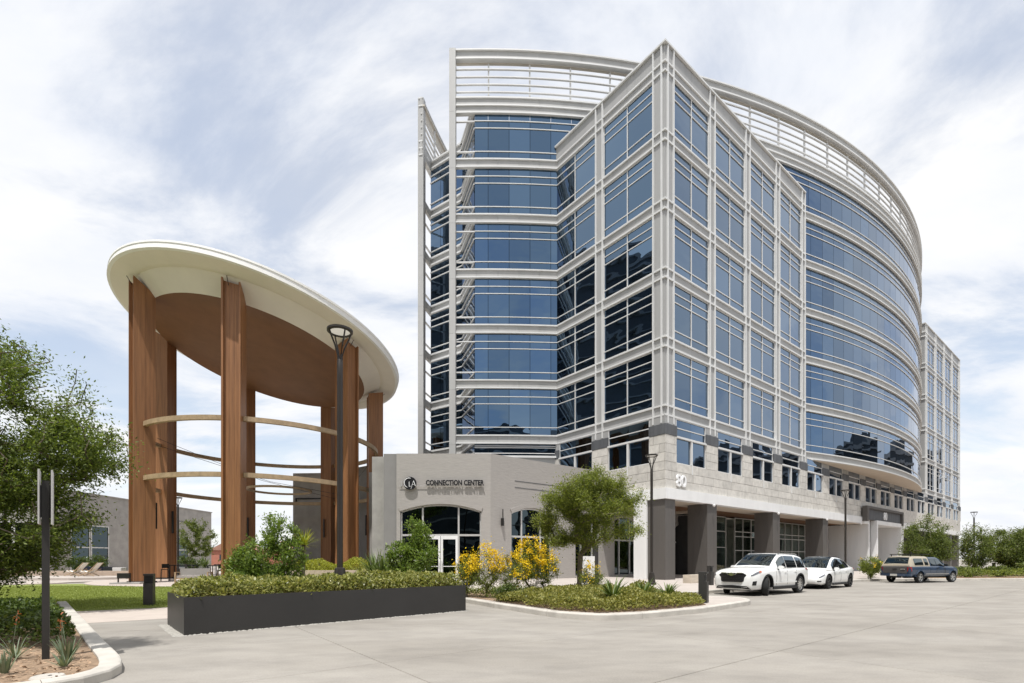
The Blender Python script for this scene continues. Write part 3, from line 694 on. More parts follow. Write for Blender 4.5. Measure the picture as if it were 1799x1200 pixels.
glazing(17.2, 25.5, 4.5, 0.15, 5.3, [18.7, 20.3, 21.8, 23.3, 24.6], [2.3, 3.6, 4.05], 'lobby glazing grid between dark piers')
glazing(26.3, 36.3, 4.5, 0.15, 5.3, [27.6, 29.3, 31.0, 32.6, 34.4], [2.3, 3.6, 4.05], 'lobby glazing grid beside the white frame')
ub('lobby_wall', 'interior', B, 10.3, 37.5, 11.0, 11.2, 0.15, 5.3); ub('lobby_wall', 'interior_dark', B, 10.3, 10.6, 4.65, 11.0, 0.15, 5.3)
ub('lobby_wall', 'interior', B, 37.4, 37.6, 4.65, 11.0, 0.15, 5.3)
ub('lobby_ceiling', 'interior', B, 10.3, 37.5, 4.7, 11, 5.2, 5.3)
ub('reception_desk', 'interior_dark', B, 12.0, 14.5, 8.6, 9.4, 0.15, 1.3)
ub('lobby_column', 'interior', B, 20.4, 21.2, 7.5, 8.3, 0.15, 5.2); ub('lobby_column', 'interior', B, 30.4, 31.2, 7.5, 8.3, 0.15, 5.2)
# entrance with the house number: dark sign box over a white portal
ub('sign_box', 'dark_panel', B, 35.6, 48.7, -0.62, -0.145, 7.02, 7.28); ub('sign_box', 'dark_panel', B, 35.6, 36.1, -0.62, -0.145, 5.62, 7.015); ub('sign_box', 'dark_panel', B, 48.2, 48.7, -0.62, -0.145, 5.62, 7.015)
ub('sign_face', 'dark_cap', B, 36.1, 48.2, -0.38, -0.145, 5.85, 7.015)
text('house_number', '80', 'sign_white', B, 1.25, (42.3, -0.43, 6.42), (R(90), 0, 0), 0.04, bold=0.012)
ub('portal', 'white_panel', B, 39.1, 48.55, -0.5, 0.4, 5.40, 5.84); ub('portal', 'white_panel', B, 39.1, 39.5, -0.5, 0.4, 0.146, 5.395); ub('portal', 'white_panel', B, 48.2, 48.55, -0.5, -0.2, 0.146, 5.395)
for i in range(6): ub('portal', 'white_panel', B, 48.22, 48.55, -0.196 + 0.85 * i, -0.2 + 0.85 * (i + 1), 0.146, 5.395)
ub('wall', 'smooth_grey', B, 37.96, 39.09, 0.1, 0.4, 0.146, 5.45); ub('wall', 'smooth_grey', B, 48.56, 50.2, 0.1, 0.4, 0.146, 5.45)
ub('entrance_glass', 'glass_dark', B, 39.5, 48.2, 4.6, 4.64, 0.15, 5.4); ub('portal_ceiling', 'white_panel', B, 39.5, 48.2, 0.4, 4.9, 5.41, 5.5)
ub('frame_leg', 'white_panel', B, 50.2, 50.6, -0.14, 0.4, 0.146, FZ0)
for s in (38.4, 49.2): ub('wall_light', 'alu', B, s, s + 0.12, -0.02, 0.09, 2.6, 3.4)
ub('entrance_glass', 'glass_dark', B, 50.7, 83, 1.5, 1.54, 0.15, 5.4)
for s in (56, 61, 66, 71, 76, 81): ub('pier', 'dark_panel', B, s, s + 1.1, 0.0, 1.4, 0.146, FZ0)
text('house_number', '80', 'sign_white', B, 1.12, (1.62, -0.09, 6.62), (R(90), 0, 0), 0.06, bold=0.012)
for s in (5.4, 15.4, 25.6, 34.8):                          # small white cameras under the fascia
    MB().lathe([(0.02, 0), (0.09, -0.03), (0.1, -0.10), (0.06, -0.17), (0.01, -0.2)], 10, (s, -0.25, FZ0 - 0.02)).build('camera_dome', 'white_panel', B, True)
# ================================================================== low brick building with the arched windows
LB = thing('low_building', 'low grey painted brick building with arched windows and black lettering', 'building', (0, 0, 0))
ZB, ZR = 0.146, 8.02
def arch_wall(P0, P1, ops, m, z1=ZR, depth=0.38):
    """wall from P0 to P1 (world xy, seen from the right-hand side) with segmental-arch openings (a0, a1, spring, rise, sill)"""
    P0, P1 = Vector((*P0, 0)), Vector((*P1, 0)); L = (P1 - P0).length; d = (P1 - P0).normalized(); n_in = Vector((-d.y, d.x, 0))
    b = MB()
    def q(a, z, o=0.0): p = P0 + d * a + n_in * o; return (p.x, p.y, z)
    def quad(a0, z0, a1, z1_): b.add([q(a0, z0), q(a1, z0), q(a1, z1_), q(a0, z1_)], [(0, 1, 2, 3)])
    x = 0.0
    for a0, a1, sp, rise, sill in ops:
        quad(x, ZB, a0, z1); 
        if sill > ZB: quad(a0, ZB, a1, sill); b.add([q(a0, sill), q(a1, sill), q(a1, sill, depth), q(a0, sill, depth)], [(0, 1, 2, 3)])
        N = 18; top = []
        for i in range(N + 1):
            u = i / N; a = a0 + (a1 - a0) * u; top.append((a, sp + rise * (1 - (2 * u - 1) ** 2)))
        for (aa, za), (ab, zb_) in zip(top, top[1:]):
            b.add([q(aa, za), q(ab, zb_), q(ab, z1), q(aa, z1)], [(0, 1, 2, 3)]); b.add([q(aa, za), q(ab, zb_), q(ab, zb_, depth), q(aa, za, depth)], [(0, 1, 2, 3)])
        for a in (a0, a1): b.add([q(a, max(sill, ZB)), q(a, sp), q(a, sp, depth), q(a, max(sill, ZB), depth)], [(0, 1, 2, 3)])
        x = a1
    quad(x, ZB, L, z1)
    b.add([q(0, z1), q(L, z1), q(L, z1, 0.45), q(0, z1, 0.45)], [(0, 1, 2, 3)])
    b.add([q(0, z1, .45), q(L, z1, .45), q(L, ZB, .45), q(0, ZB, .45)], [(0, 1, 2, 3)]) if not ops else None
    w = b.build('wall', m, LB)
    return P0, d, n_in, w
def arch_frame(P0, d, n_in, a0, a1, sp, rise, zbot, xs, zs, depth, door=None):
    w = link('window', None, LB); f = MB(); t = 0.05
    def top(a): u = (a - a0) / (a1 - a0); return sp + rise * (1 - (2 * u - 1) ** 2)
    def bx(b0, b1, z0, z1_, o0, o1):
        p = [P0 + d * b0 + n_in * o0, P0 + d * b1 + n_in * o0, P0 + d * b1 + n_in * o1, P0 + d * b0 + n_in * o1]
        f.prism([(v.x, v.y) for v in p], z0, z1_)
    f2 = MB(); ring = []
    for i in range(19):
        a = a0 + (a1 - a0) * i / 18; p = P0 + d * a + n_in * (depth - 0.16); ring.append((p.x, p.y, top(a) - 0.05))
    f.bar(ring, 0.12, 0.09)
    for x in [a0 + 0.04] + xs + [a1 - 0.04]: bx(x - t, x + t, zbot, top(min(max(x, a0 + 0.02), a1 - 0.02)) - 0.05, depth - 0.22, depth - 0.08)
    cols = [a0 + 0.04] + xs + [a1 - 0.04]
    for z in zs:
        for a, b_ in zip(cols, cols[1:]): bx(a + t, b_ - t, z - 0.06, z + 0.06, depth - 0.21, depth - 0.09)
    f.build('frame', 'alu', w)
    hood = []
    for i in range(19):
        a = a0 - 0.06 + (a1 - a0 + 0.12) * i / 18; p = P0 + d * a - n_in * 0.012; hood.append((p.x, p.y, top(a) + 0.13))
    MB().bar(hood, 0.09, 0.24).build('arch_moulding', 'painted_brick', w)
    zz_ = [zbot] + zs
    for a, b_ in zip(cols, cols[1:]):
        for i, z0 in enumerate(zz_):
            g = MB(); o = depth - 0.14
            if i + 1 < len(zz_): pts = [(a, z0), (b_, z0), (b_, zz_[i + 1]), (a, zz_[i + 1])]
            else: pts = [(a, z0), (b_, z0)] + [(b_ + (a - b_) * j / 8, top(b_ + (a - b_) * j / 8) - 0.04) for j in range(9)]
            n = len(pts); vs = []
            for oo in (o, o + 0.02):
                for aa, zz2 in pts: p = P0 + d * aa + n_in * oo; vs.append((p.x, p.y, zz2))
            g.add(vs, [tuple(range(n)), tuple(range(2 * n - 1, n - 1, -1))] + [(k, (k + 1) % n, n + (k + 1) % n, n + k) for k in range(n)])
            g.build('pane', 'glass_dark', w)
    return w
W1a, W1b = (-7.15, 30.29), (-1.32, 30.29); W2b = tuple(st(12.0, 5.9))[:2]
OP1 = (0.23, 5.24, 4.45, 0.44, ZB)
P, d1, n1_, wall1 = arch_wall(W1a, W1b, [OP1], 'painted_brick')
arch_frame(P, d1, n1_, OP1[0], OP1[1], OP1[2], OP1[3], ZB, [1.60, 3.83], [2.98], 0.38)
# double door between the middle mullions
dr = link('door', None, LB); tag(dr, 'white framed glass double door under the arch')
dm = MB()
for a0, a1 in ((1.65, 2.70), (2.73, 3.78)):
    for b0, b1, z0, z1 in ((a0, a0 + 0.13, ZB, 2.92), (a1 - 0.13, a1, ZB, 2.92), (a0 + .13, a1 - .13, 2.72, 2.92), (a0 + .13, a1 - .13, ZB, ZB + 0.28), (a0 + .13, a1 - .13, 1.02, 1.06)):
        dm.box(W1a[0] + b0, W1a[0] + b1, W1a[1] + 0.10, W1a[1] + 0.17, z0, z1)
dm.build('frame', 'white_panel', dr)
for x in (2.62, 2.81): MB().tube([(W1a[0] + x, W1a[1] + 0.04, 0.85), (W1a[0] + x, W1a[1] + 0.04, 1.35)], 0.02, 8).build('handle', 'chrome', dr, True)
sL = 9.58; ops2 = [(-7.95 + sL, -4.4 + sL, 4.45, 0.40, 0.3), (-2.2 + sL, 0.4 + sL, 4.45, 0.35, 0.3), (2.0 + sL, 4.75 + sL, 4.45, 0.35, 0.3), (9.7 + sL, 11.3 + sL, 4.1, 0.35, ZB)]
P2, d2, n2_, wall2 = arch_wall(W1b, W2b, ops2, 'painted_brick', z1=ZR)
for a0, a1, sp, rise, sill in ops2:
    w_ = a1 - a0; arch_frame(P2, d2, n2_, a0, a1, sp, rise, sill, [a0 + w_ * 0.27, a0 + w_ * 0.73] if w_ > 2 else [], [2.95], 0.38)
end_w2 = Vector((*W2b, 0)); p = [end_w2, end_w2 + V * 5, end_w2 + V * 5 - U * 0.4, end_w2 - U * 0.4 + V * 0.4]
MB().prism([(q.x, q.y) for q in p], ZB, 5.3).build('wall', 'painted_brick', LB)
MB().prism([(-7.1, 30.8), (-1.5, 30.8), tuple((end_w2 + V * .6 - U * 0.6))[:2], tuple((end_w2 + V * 7 - U * 12))[:2], (-7, 40)], ZB, 7.6).build('core', 'core', LB)
MB().prism([(-7.0, 30.75), (-1.4, 30.75), tuple(Vector((*W1b, 0)) + U * 9.4 + V * .45)[:2], tuple(st(-.3, 10.2))[:2], (-7, 40)], 7.61, 7.7).build('roof', 'smooth_grey', LB)
# pier and stepped concrete walls to the left
MB().box(-7.96, -7.16, 30.36, 31.0, ZB, 8.02).build('wall', 'smooth_grey', LB)
MB().box(-8.87, -8.08, 31.02, 32.2, ZB, 7.98).build('wall', 'concrete_wall', LB)
for a, b, zt_, m in (((-20.4, 45.6), (-16.6, 45.35), 9.48, 'concrete_wall'), ((-16.55, 45.2), (-12.5, 42.1), 9.52, 'smooth_grey')):
    MB().prism([a, b, (b[0] + 0.1, b[1] + 3), (a[0] - 0.6, a[1] + 3)], 0.0, zt_).build('wall', m, LB)
ub('slot_frame', 'black_metal', LB, -20.1, -16.9, 45.40, 45.52, 7.05, 7.16); ub('slot_frame', 'black_metal', LB, -20.1, -16.9, 45.40, 45.52, 6.55, 6.62); ub('slot_frame', 'black_metal', LB, -20.1, -20.0, 45.40, 45.52, 6.625, 7.045)
ub('wall', 'concrete_wall', LB, -9.9, -9.0, 33.9, 34.4, ZB, 7.5)
for k in (0.62, 0.20): # two thin reveal lines on the chamfered wall
    a = P2 + d2 * 1.9 - n2_ * 0.004; b = P2 + d2 * 6.4 - n2_ * 0.004
    MB().bar([(a.x, a.y, 5.9 + k), (b.x, b.y, 5.9 + k)], 0.02, 0.04).build('reveal_line', 'dark_cap', LB)
# lettering: disc, rail and letters stand off the brick
SG = thing('sign_lettering', 'black raised CONNECTION CENTER lettering with round CLA logo on the brick', 'sign', (-6.35, 30.29, 6.15))
MB().box(-0.62, 4.6, -0.10, -0.07, -0.15, -0.13).build('mounting_rail', 'alu', SG)
for x in (-0.5, 1.6, 4.4): MB().box(x, x + 0.04, -0.07, -0.005, -0.2, 0.15).build('bracket', 'alu', SG)
dk = MB(); dk.lathe([(0.02, 0), (0.40, 0), (0.40, 0.05), (0.02, 0.05)], 40, (0.08, -0.22, 0.0), 'y'); lg = dk.build('logo_disc', 'sign_black', SG, 30)
cp = [(0.08 + 0.30 * math.cos(R(a)) - 0.05, -0.235, 0.02 + 0.30 * math.sin(R(a))) for a in np.linspace(70, 250, 18)]
MB().tube(cp, [0.012 + 0.016 * math.sin(math.pi * i / 17) for i in range(18)], 6).build('logo_letter', 'sign_white', SG)
MB().box(0.02, 0.05, -0.24, -0.225, -0.20, 0.10).box(0.05, 0.13, -0.24, -0.225, -0.20, -0.175).build('logo_letter', 'sign_white', SG)
MB().bar([(0.14, -0.233, -0.36), (0.30, -0.233, 0.16)], 0.016, 0.02).bar([(0.30, -0.233, 0.16), (0.42, -0.233, -0.17)], 0.016, 0.034).bar([(0.20, -0.233, -0.10), (0.38, -0.233, -0.07)], 0.016, 0.016).build('logo_letter', 'sign_white', SG)
text('lettering', 'CONNECTION CENTER', 'sign_black', SG, 0.44, (2.83, -0.17, 0.02), (R(90), 0, 0), 0.03, width=3.58, bold=0.016)
# slim wall light on the chamfered wall
wl_ = P2 + d2 * 0.82 - n2_ * 0.02
WLt = thing('wall_light', 'slim black wall light between the arched door and window', 'wall light', (wl_.x, wl_.y, 4.0), A0)
MB().box(-0.05, 0.05, -0.2, 0.0, -0.42, 0.05).build('body', 'black_metal', WLt); MB().box(-0.025, 0.025, -0.17, -0.12, 0.05, 0.62).build('stem', 'black_metal', WLt)
# ================================================================== round pavilion with the tilted canopy
PC = Vector((-17.72, 35.62, 0)); TA, TB = -0.178, -0.148; ZC = 16.8
PV = thing('pavilion', 'tall round pavilion, timber piers carrying a tilted white disc canopy', 'pavilion', (PC.x, PC.y, 0.06))
NRM = Vector((-TA, -TB, 1)).normalized(); EX = Vector((1, 0, TA)).normalized(); EY = NRM.cross(EX)
def disc(prof, n=96):
    """lathe about the tilted canopy axis; heights from the rim plane"""
    o = Vector((0, 0, ZC - 0.06)); rings = []
    for r, h in prof: rings.append([o + EX * (r * math.cos(2 * math.pi * j / n)) + EY * (r * math.sin(2 * math.pi * j / n)) + NRM * h for j in range(n)])
    return MB().loft(rings, caps=False)
disc([(9.15, 0.0), (8.35, -0.10), (8.20, -0.13), (8.05, -0.10), (7.9, -0.22), (7.02, -0.95)]).build('canopy_soffit', 'canopy_white', PV, 40)
disc([(9.32, 0.30), (9.32, 0.02), (9.15, 0.0)]).build('canopy_rim', 'canopy_rim', PV, 40)
disc([(0.01, 0.75), (8.0, 0.62), (9.25, 0.47), (9.36, 0.45), (9.36, 0.33), (9.32, 0.30)]).build('canopy_roof', 'canopy_rim', PV, 40)
disc([(7.02, -0.95), (6.98, -0.95), (6.7, -0.80), (5.0, -0.72), (0.01, -0.70)]).build('canopy_ceiling', 'canopy_brown', PV, 40)
def zc_at(x, y):  # underside of the canopy over a point (pavilion axes)
    r = math.hypot(x, y); h = -0.95 + (min(max(r, 7.02), 9.1) - 7.02) / 2.1 * 0.95 if r > 7.02 else -0.85
    return ZC - 0.06 + TA * x + TB * y + h
for i in range(7):
    a = R(-128.6 + 360 / 7 * i); er = Vector((math.cos(a), math.sin(a), 0)); et = Vector((-er.y, er.x, 0))
    col = link('column', None, PV)
    def slab_(r0, r1, t0, t1, name, m='wood'):
        c = [er * r0 + et * t0, er * r1 + et * t0, er * r1 + et * t1, er * r0 + et * t1]
        b = MB(); zt_ = [zc_at(p.x, p.y) + 0.12 for p in c]
        b.add([(p.x, p.y, 0.0) for p in c] + [(p.x, p.y, z) for p, z in zip(c, zt_)], [(3, 2, 1, 0), (4, 5, 6, 7), (0, 1, 5, 4), (1, 2, 6, 5), (2, 3, 7, 6), (3, 0, 4, 7)])
        return b.build(name, m, col)
    for s in (-1, 1):
        for r0, r1 in ((7.02, 7.52), (7.527, 8.12)): slab_(r0, r1, s * 0.50, s * 0.40, 'flange_board')
    n = 3
    for k in range(n):
        w = 0.80 / n; t0 = -0.40 + w * k
        slab_(7.86, 7.94, t0 + 0.004, t0 + w - 0.004, 'web_board'); 
    slab_(7.06, 7.14, -0.396, 0.396, 'web_board')
    pl_ = slab_(6.96, 8.2, -0.56, 0.56, 'plinth', 'black_metal'); me = pl_.data
    for v in me.vertices:
        v.co.z = min(v.co.z, 0.10)
    p = er * 6.9 + et * 0.1; MB().prism([(p.x - .05, p.y - .05), (p.x + .05, p.y - .05), (p.x + .05, p.y + .05), (p.x - .05, p.y + .05)], 3.3, 4.9).build('light_bar', 'black_metal', col)
    p = er * 8.02 - et * 0.15; q = er * 8.3 - et * 0.15
    MB().tube([(p.x, p.y, zc_at(p.x, p.y) - 0.15), (q.x, q.y, zc_at(q.x, q.y) + 0.1)], 0.02, 5).build('cable', 'black_metal', col)
for z in (9.55, 6.30):
    for i in range(7):
        a0 = -128.6 + 360 / 7 * i; pts = []
        for k in range(13):
            a = R(a0 + 3.9 + (360 / 7 - 7.8) * k / 12); pts.append((7.57 * math.cos(a), 7.57 * math.sin(a), z))
        MB().bar(pts, 0.22, 0.27).build('ring_beam', 'beam_wood', PV)
pts = [(-0.6 + 2.3 * math.cos(R(a)), 3.0 + 2.3 * math.sin(R(a)), 6.85) for a in np.linspace(-140, 210, 48)]
MB().bar(pts, 0.10, 0.16).build('hanging_ring', 'beam_wood', PV)
for a, b in (((-4.2, -5.4, 8.9), (2.6, 6.6, 6.6)), ((-4.6, -5.4, 8.6), (4.9, 5.2, 6.5)), ((2.0, 7.0, 6.6), (6.6, 2.8, 9.0))):
    MB().tube([a, tuple((Vector(a) + Vector(b)) / 2 - Vector((0, 0, 0.5))), b], 0.014, 4).build('string_cable', 'black_metal', PV)
for x, y in ((-22.75, 28.6),):
    t = thing('floodlight', 'small black floodlight on a low pad by the first timber pier', 'floodlight', (x + 0.4, y - 0.4, 0.06), 0.3)
    MB().box(-0.55, 0.9, -0.4, 0.4, 0, 0.09).build('pad', 'concrete_wall', t); MB().box(-0.3, 0.3, -0.12, 0.12, 0.33, 0.62).build('head', 'black_metal', t)
    for dx_ in (-0.3, 0.28): MB().box(dx_, dx_ + 0.04, -0.05, 0.05, 0.09, 0.5).build('bracket', 'black_metal', t)
# ================================================================== lamps, bollards, planter, signs, furniture
def street_lamp(loc, label, base_z=0.146, h=6.78):
    t = thing('street_lamp', label, 'street lamp', (*loc, base_z), group='bronze street lamps')
    MB().lathe([(0.24, 0), (0.24, 0.10), (0.20, 0.13), (0.15, 0.5), (0.125, 0.64), (0.075, 0.66), (0.072, h - 1.15), (0.072, h - 0.75), (0.05, h - 0.7)], 14).build('pole', 'bronze', t, 40)
    MB().lathe([(0.30, h - 0.02), (0.325, h), (0.325, h + 0.05), (0.30, h + 0.06), (0.255, h + 0.03), (0.255, h - 0.02), (0.30, h - 0.02)], 28, caps=False).build('ring', 'bronze', t, 40)
    for k in range(4):
        a = R(45 + 90 * k); pts = [(0.045 * math.cos(a), 0.045 * math.sin(a), h - 0.95), (0.055 * math.cos(a), 0.055 * math.sin(a), h - 0.62), (0.13 * math.cos(a), 0.13 * math.sin(a), h - 0.38), (0.24 * math.cos(a), 0.24 * math.sin(a), h - 0.14), (0.29 * math.cos(a), 0.29 * math.sin(a), h)]
        MB().tube(pts, 0.022, 6).build('arm', 'bronze', t, 40)
    MB().lathe([(0.005, h + 0.04), (0.255, h + 0.015)], 24, caps=False).build('lens', 'lens', t, 40)
    return t
street_lamp((-4.47, 12.72), 'bronze street lamp standing in the long black planter', 0.62)
street_lamp((7.36, 25.8), 'bronze street lamp at the building corner behind the planted island')
street_lamp((26.5, 38.9), 'bronze street lamp in front of the white frame behind the white hatchback')
street_lamp((53.8, 57.0), 'bronze street lamp above the trees at the far side')
street_lamp((-29.2, 42.8), 'bronze street lamp seen between the timber piers', 0.05)
def bollard(loc, label, z, rz=0.0, h=1.0):
    t = thing('bollard', label, 'bollard', (*loc, z), rz, group='black bollard lights')
    b = MB(); b.box(-0.125, 0.125, -0.125, 0.125, 0, h - 0.30); b.box(-0.125, 0.125, -0.06, 0.125, h - 0.30, h - 0.06); b.box(-0.125, 0.125, -0.125, 0.125, h - 0.06, h)
    b.build('body', 'charcoal', t); MB().box(-0.09, 0.09, -0.075, -0.061, h - 0.27, h - 0.09).build('lamp_recess', 'trim', t)
bollard((-11.3, 15.25), 'black bollard light at the edge of the lawn', 0.04, 0.35)
bollard((5.93, 15.15), 'black bollard light at the end of the planted island', 0.15, A0 + 0.3, 0.95)
bollard((10.25, 25.3), 'black bollard light by the stone bench in front of the dark pier', 0.146, A0)
bollard((40.4, 41.0), 'black bollard light in the planting at the far kerb', 0.17, A0)
# stone bench
tb = thing('stone_bench', 'pale travertine block bench before the dark piers', 'bench', (9.75, 27.3, 0.146), A0)
for i in range(2): MB().box(0.0 + 1.0 * i, 0.995 + 1.0 * i, -0.25, 0.25, 0, 0.46).build('block', 'travertine', tb)
# long black planter
pa, pb = Vector((-6.38, 9.52, 0)), Vector((-1.33, 14.08, 0)); pd = (pb - pa).normalized(); pn = Vector((-pd.y, pd.x, 0)); PL = (pb - pa).length; PW = 2.17; PH = 0.75
pl = thing('planter', 'long black steel planter box filled with clipped leafy hedge', 'planter', pa, math.atan2(pd.y, pd.x))
for n_, (x0, x1, y0, y1) in (('side_panel', (0, PL, 0, 0.03)), ('side_panel', (0, PL, PW - 0.03, PW)), ('end_panel', (0, 0.03, 0.0305, PW - 0.0305)), ('end_panel', (PL - 0.03, PL, 0.0305, PW - 0.0305))): ub(n_, 'charcoal', pl, x0, x1, y0, y1, 0.012, PH)
ub('soil', 'soil', pl, 0.031, PL - 0.031, 0.031, PW - 0.031, 0.02, PH - 0.12)
rg = np.random.default_rng(5)
def pebbles(n, region):
    vs, fs = [], []
    for k in range(n):
        x, y = region(); s = rg.uniform(0.012, 0.032); b = len(vs)
        o = np.array([(1, 0, 0), (0, 1, 0), (-1, 0, 0), (0, -1, 0), (0, 0, .7)]) * s * rg.uniform(0.7, 1.3, (5, 1)); a = rg.uniform(0, 6.3)
        for q in o: vs.append((x + q[0] * math.cos(a) - q[1] * math.sin(a), y + q[0] * math.sin(a) + q[1] * math.cos(a), 0.003 + q[2]))
        fs += [(b, b + 1, b + 4), (b + 1, b + 2, b + 4), (b + 2, b + 3, b + 4), (b + 3, b, b + 4)]
    return np.array(vs), np.array(fs)
v_, f_ = pebbles(1500, lambda: (rg.uniform(-0.16, PL + 0.05), rg.uniform(-0.07, 0.01)) if rg.random() < 0.55 else (rg.uniform(-0.17, 0.01), rg.uniform(-0.06, PW)))
stuff(link('pebbles', fastmesh('pebbles', v_, f_, 'pebble'), pl))
# sign post in the corner bed
sp = thing('sign_post', 'slim dark post with two back-to-back parking sign blades', 'sign post', (-6.6, 6.93, 0.085), R(41))
MB().box(-0.04, 0.04, -0.04, 0.04, 0, 2.52).build('post', 'charcoal', sp)
for x in (-0.075, 0.06): MB().box(x, x + 0.018, -0.17, 0.17, 1.90, 2.66).build('sign_blade', 'alu', sp)
MB().box(-0.0565, 0.0595, -0.03, 0.03, 2.0, 2.45).build('bracket', 'black_metal', sp)
# pink raised seat wall behind the planter
sw = thing('seat_wall', 'low pink stone seat wall in front of the lime groundcover', 'wall', (0, 0, 0.055))
wp = smooth_path([(-12.6, 27.6), (-11, 27.3), (-9.5, 27.6), (-8.05, 27.95)], 3)
for (x0, y0), (x1, y1) in list(zip(wp, wp[1:]))[::1]:
    d_ = Vector((x1 - x0, y1 - y0, 0)); L_ = d_.length; o_ = MB().box(0.004, L_ - 0.004, 0, 0.4, 0, 0.80).build('stone', 'pink_stone', sw); o_.location = (x0, y0, 0); o_.rotation_euler = (0, 0, math.atan2(d_.y, d_.x))
bx_ = thing('planter_box', 'dark square planter box between the spiky plants and the bush', 'planter', (-6.2, 22.2, 0.05), A0)
for q in ((0, 2.2, 0, .04), (0, 2.2, 1.16, 1.2), (0, .04, .041, 1.159), (2.16, 2.2, .041, 1.159)): ub('panel', 'charcoal', bx_, *q, 0.0, 0.6)
ub('soil', 'soil', bx_, .041, 2.159, .041, 1.159, 0, 0.5)
sb2 = thing('utility_cabinet', 'pale green utility cabinet behind the small tree trunk', 'cabinet', (3.72, 25.6, 0.146), 0.1)
MB().box(0, 0.62, 0, 0.5, 0.05, 1.5).build('body', 'white_pot', sb2); MB().box(0.63, 0.82, 0.0, 0.5, 0.0, 2.1).build('post', 'charcoal', sb2); MB().box(-0.03, 0.65, -0.03, 0.53, 0, 0.05).build('plinth', 'concrete_wall', sb2)
sq = thing('box_light', 'square black box light behind the planter beside the second timber pier', 'light', (-13.95, 27.0, 0.06), 0.3); MB().box(-.3, .3, -.25, .25, 0, .62).build('body', 'charcoal', sq); MB().box(-.2, .2, -.26, -.251, .2, .5).build('lamp_recess', 'trim', sq)
# patio furniture in the pavilion
def bar_table(x, y, rz, label):
    t = thing('bar_table', label, 'table', (x, y, 0.06), rz, 'black bar tables'); MB().box(-0.75, 0.75, -0.35, 0.35, 1.0, 1.05).build('table_top', 'black_metal', t)
    for sx in (-1, 1):
        for sy in (-1, 1): MB().box(sx * 0.68 - .025, sx * 0.68 + .025, sy * 0.3 - .025, sy * 0.3 + .025, 0, 1.0).build('leg', 'black_metal', t)
    MB().box(-0.655, 0.655, -.015, .015, 0.25, 0.28).build('stretcher', 'black_metal', t)
bar_table(-21.6, 32.2, 0.2, 'black bar table nearest the first timber pier'); bar_table(-18.2, 30.7, 0.1, 'black bar table beside the grey sofa'); bar_table(-21.0, 36.0, 0.4, 'black bar table farther back between the piers')
def bar_stool(x, y, rz, label):
    t = thing('bar_stool', label, 'stool', (x, y, 0.06), rz, 'black bar stools')
    for sx in (-1, 1):
        for sy in (-1, 1): MB().tube([(sx * .22, sy * .22, 0), (sx * .18, sy * .18, .74)], .018, 6).build('leg', 'black_metal', t)
    MB().box(-.2, .2, -.2, .2, .74, .78).build('seat', 'black_metal', t); MB().box(-.2, .2, .17, .2, .85, 1.12).build('backrest', 'black_metal', t)
    MB().box(-.185, -.16, .17, .2, .78, .85).build('back_post', 'black_metal', t); MB().box(.16, .185, .17, .2, .78, .85).build('back_post', 'black_metal', t)
bar_stool(-22.4, 31.6, 0.5, 'black bar stool left of the bar table by the first pier'); bar_stool(-20.7, 31.4, 2.4, 'black bar stool on the near side of the first bar table'); bar_stool(-17.75, 29.9, 0.4, 'black bar stool before the bar table by the second pier')
def sofa(x, y, rz, label):
    t = thing('patio_sofa', label, 'sofa', (x, y, 0.06), rz, 'timber patio sofas')
    for sx in (-1, 1):
        for sy in (-1, 1): MB().box(sx * .85 - .035, sx * .85 + .035, sy * .38 - .035, sy * .38 + .035, 0, .62).build('leg', 'beam_wood', t)
        MB().box(sx * .85 - .04, sx * .85 + .04, -.42, .42, .62, .66).build('armrest', 'beam_wood', t)
    MB().box(-.81, .81, -.36, .36, .26, .32).build('seat_frame', 'beam_wood', t); MB().box(-.80, .80, -.36, .20, .325, .46).build('seat_cushion', 'cushion', t); MB().box(-.80, .80, .21, .38, .47, .86).build('back_cushion', 'cushion', t)
sofa(-19.1, 29.4, 0.25, 'grey cushioned timber sofa under the pavilion'); sofa(-18.7, 32.6, -0.5, 'grey cushioned timber sofa behind the second bar table')
# deck chairs on the terrace
def deck_chair(x, y, rz, label):
    t = thing('deck_chair', label, 'deck chair', (x, y, 0.20), rz, 'canvas deck chairs')
    for s in (-.3, .3):
        MB().bar([(-.55, s, 0.02), (.62, s, .55)], .035, .05).build('leg', 'beam_wood', t); MB().bar([(.5, s * .9, 0.02), (-.35, s * .9, .46)], .035, .05).build('leg', 'beam_wood', t); MB().bar([(.1, s, .30), (.78, s, 1.02)], .035, .05).build('back_rail', 'beam_wood', t)
    pts = [(-.45, .40), (-.2, .30), (.1, .27), (.35, .46), (.58, .76), (.76, 1.0)]
    MB().loft([[(x_, -.27, z_), (x_, .27, z_), (x_, .27, z_ + .015), (x_, -.27, z_ + .015)] for x_, z_ in pts]).build('canvas_sling', 'canvas', t, True)
deck_chair(-31.7, 36.7, 0.12, 'canvas deck chair nearest the first timber pier'); deck_chair(-33.3, 37.3, 0.1, 'canvas deck chair in the middle of the terrace row'); deck_chair(-36.8, 36.4, 0.2, 'canvas deck chair half hidden by the low branches')
for x, y, m, w, h, lab in ((-30.0, 40.3, 'navy', 1.6, 0.8, 'navy planter box with clipped shrub by the glass front'), (-33.8, 40.0, 'navy', 1.6, 0.8, 'navy planter box behind the deck chairs'), (-31.6, 39.4, 'white_pot', 0.7, 0.75, 'white round-cornered pot beside the navy planters')):
    t = thing('planter_box', lab, 'planter', (x, y, 0.06)); MB().loft([[(-w / 2 * k, -w / 4 * k - .1, z), (w / 2 * k, -w / 4 * k - .1, z), (w / 2 * k, w / 4 * k + .1, z), (-w / 2 * k, w / 4 * k + .1, z)] for k, z in ((.88, 0), (1, h * .98), (.95, h), (.95, h - .08))]).build('box', m, t)
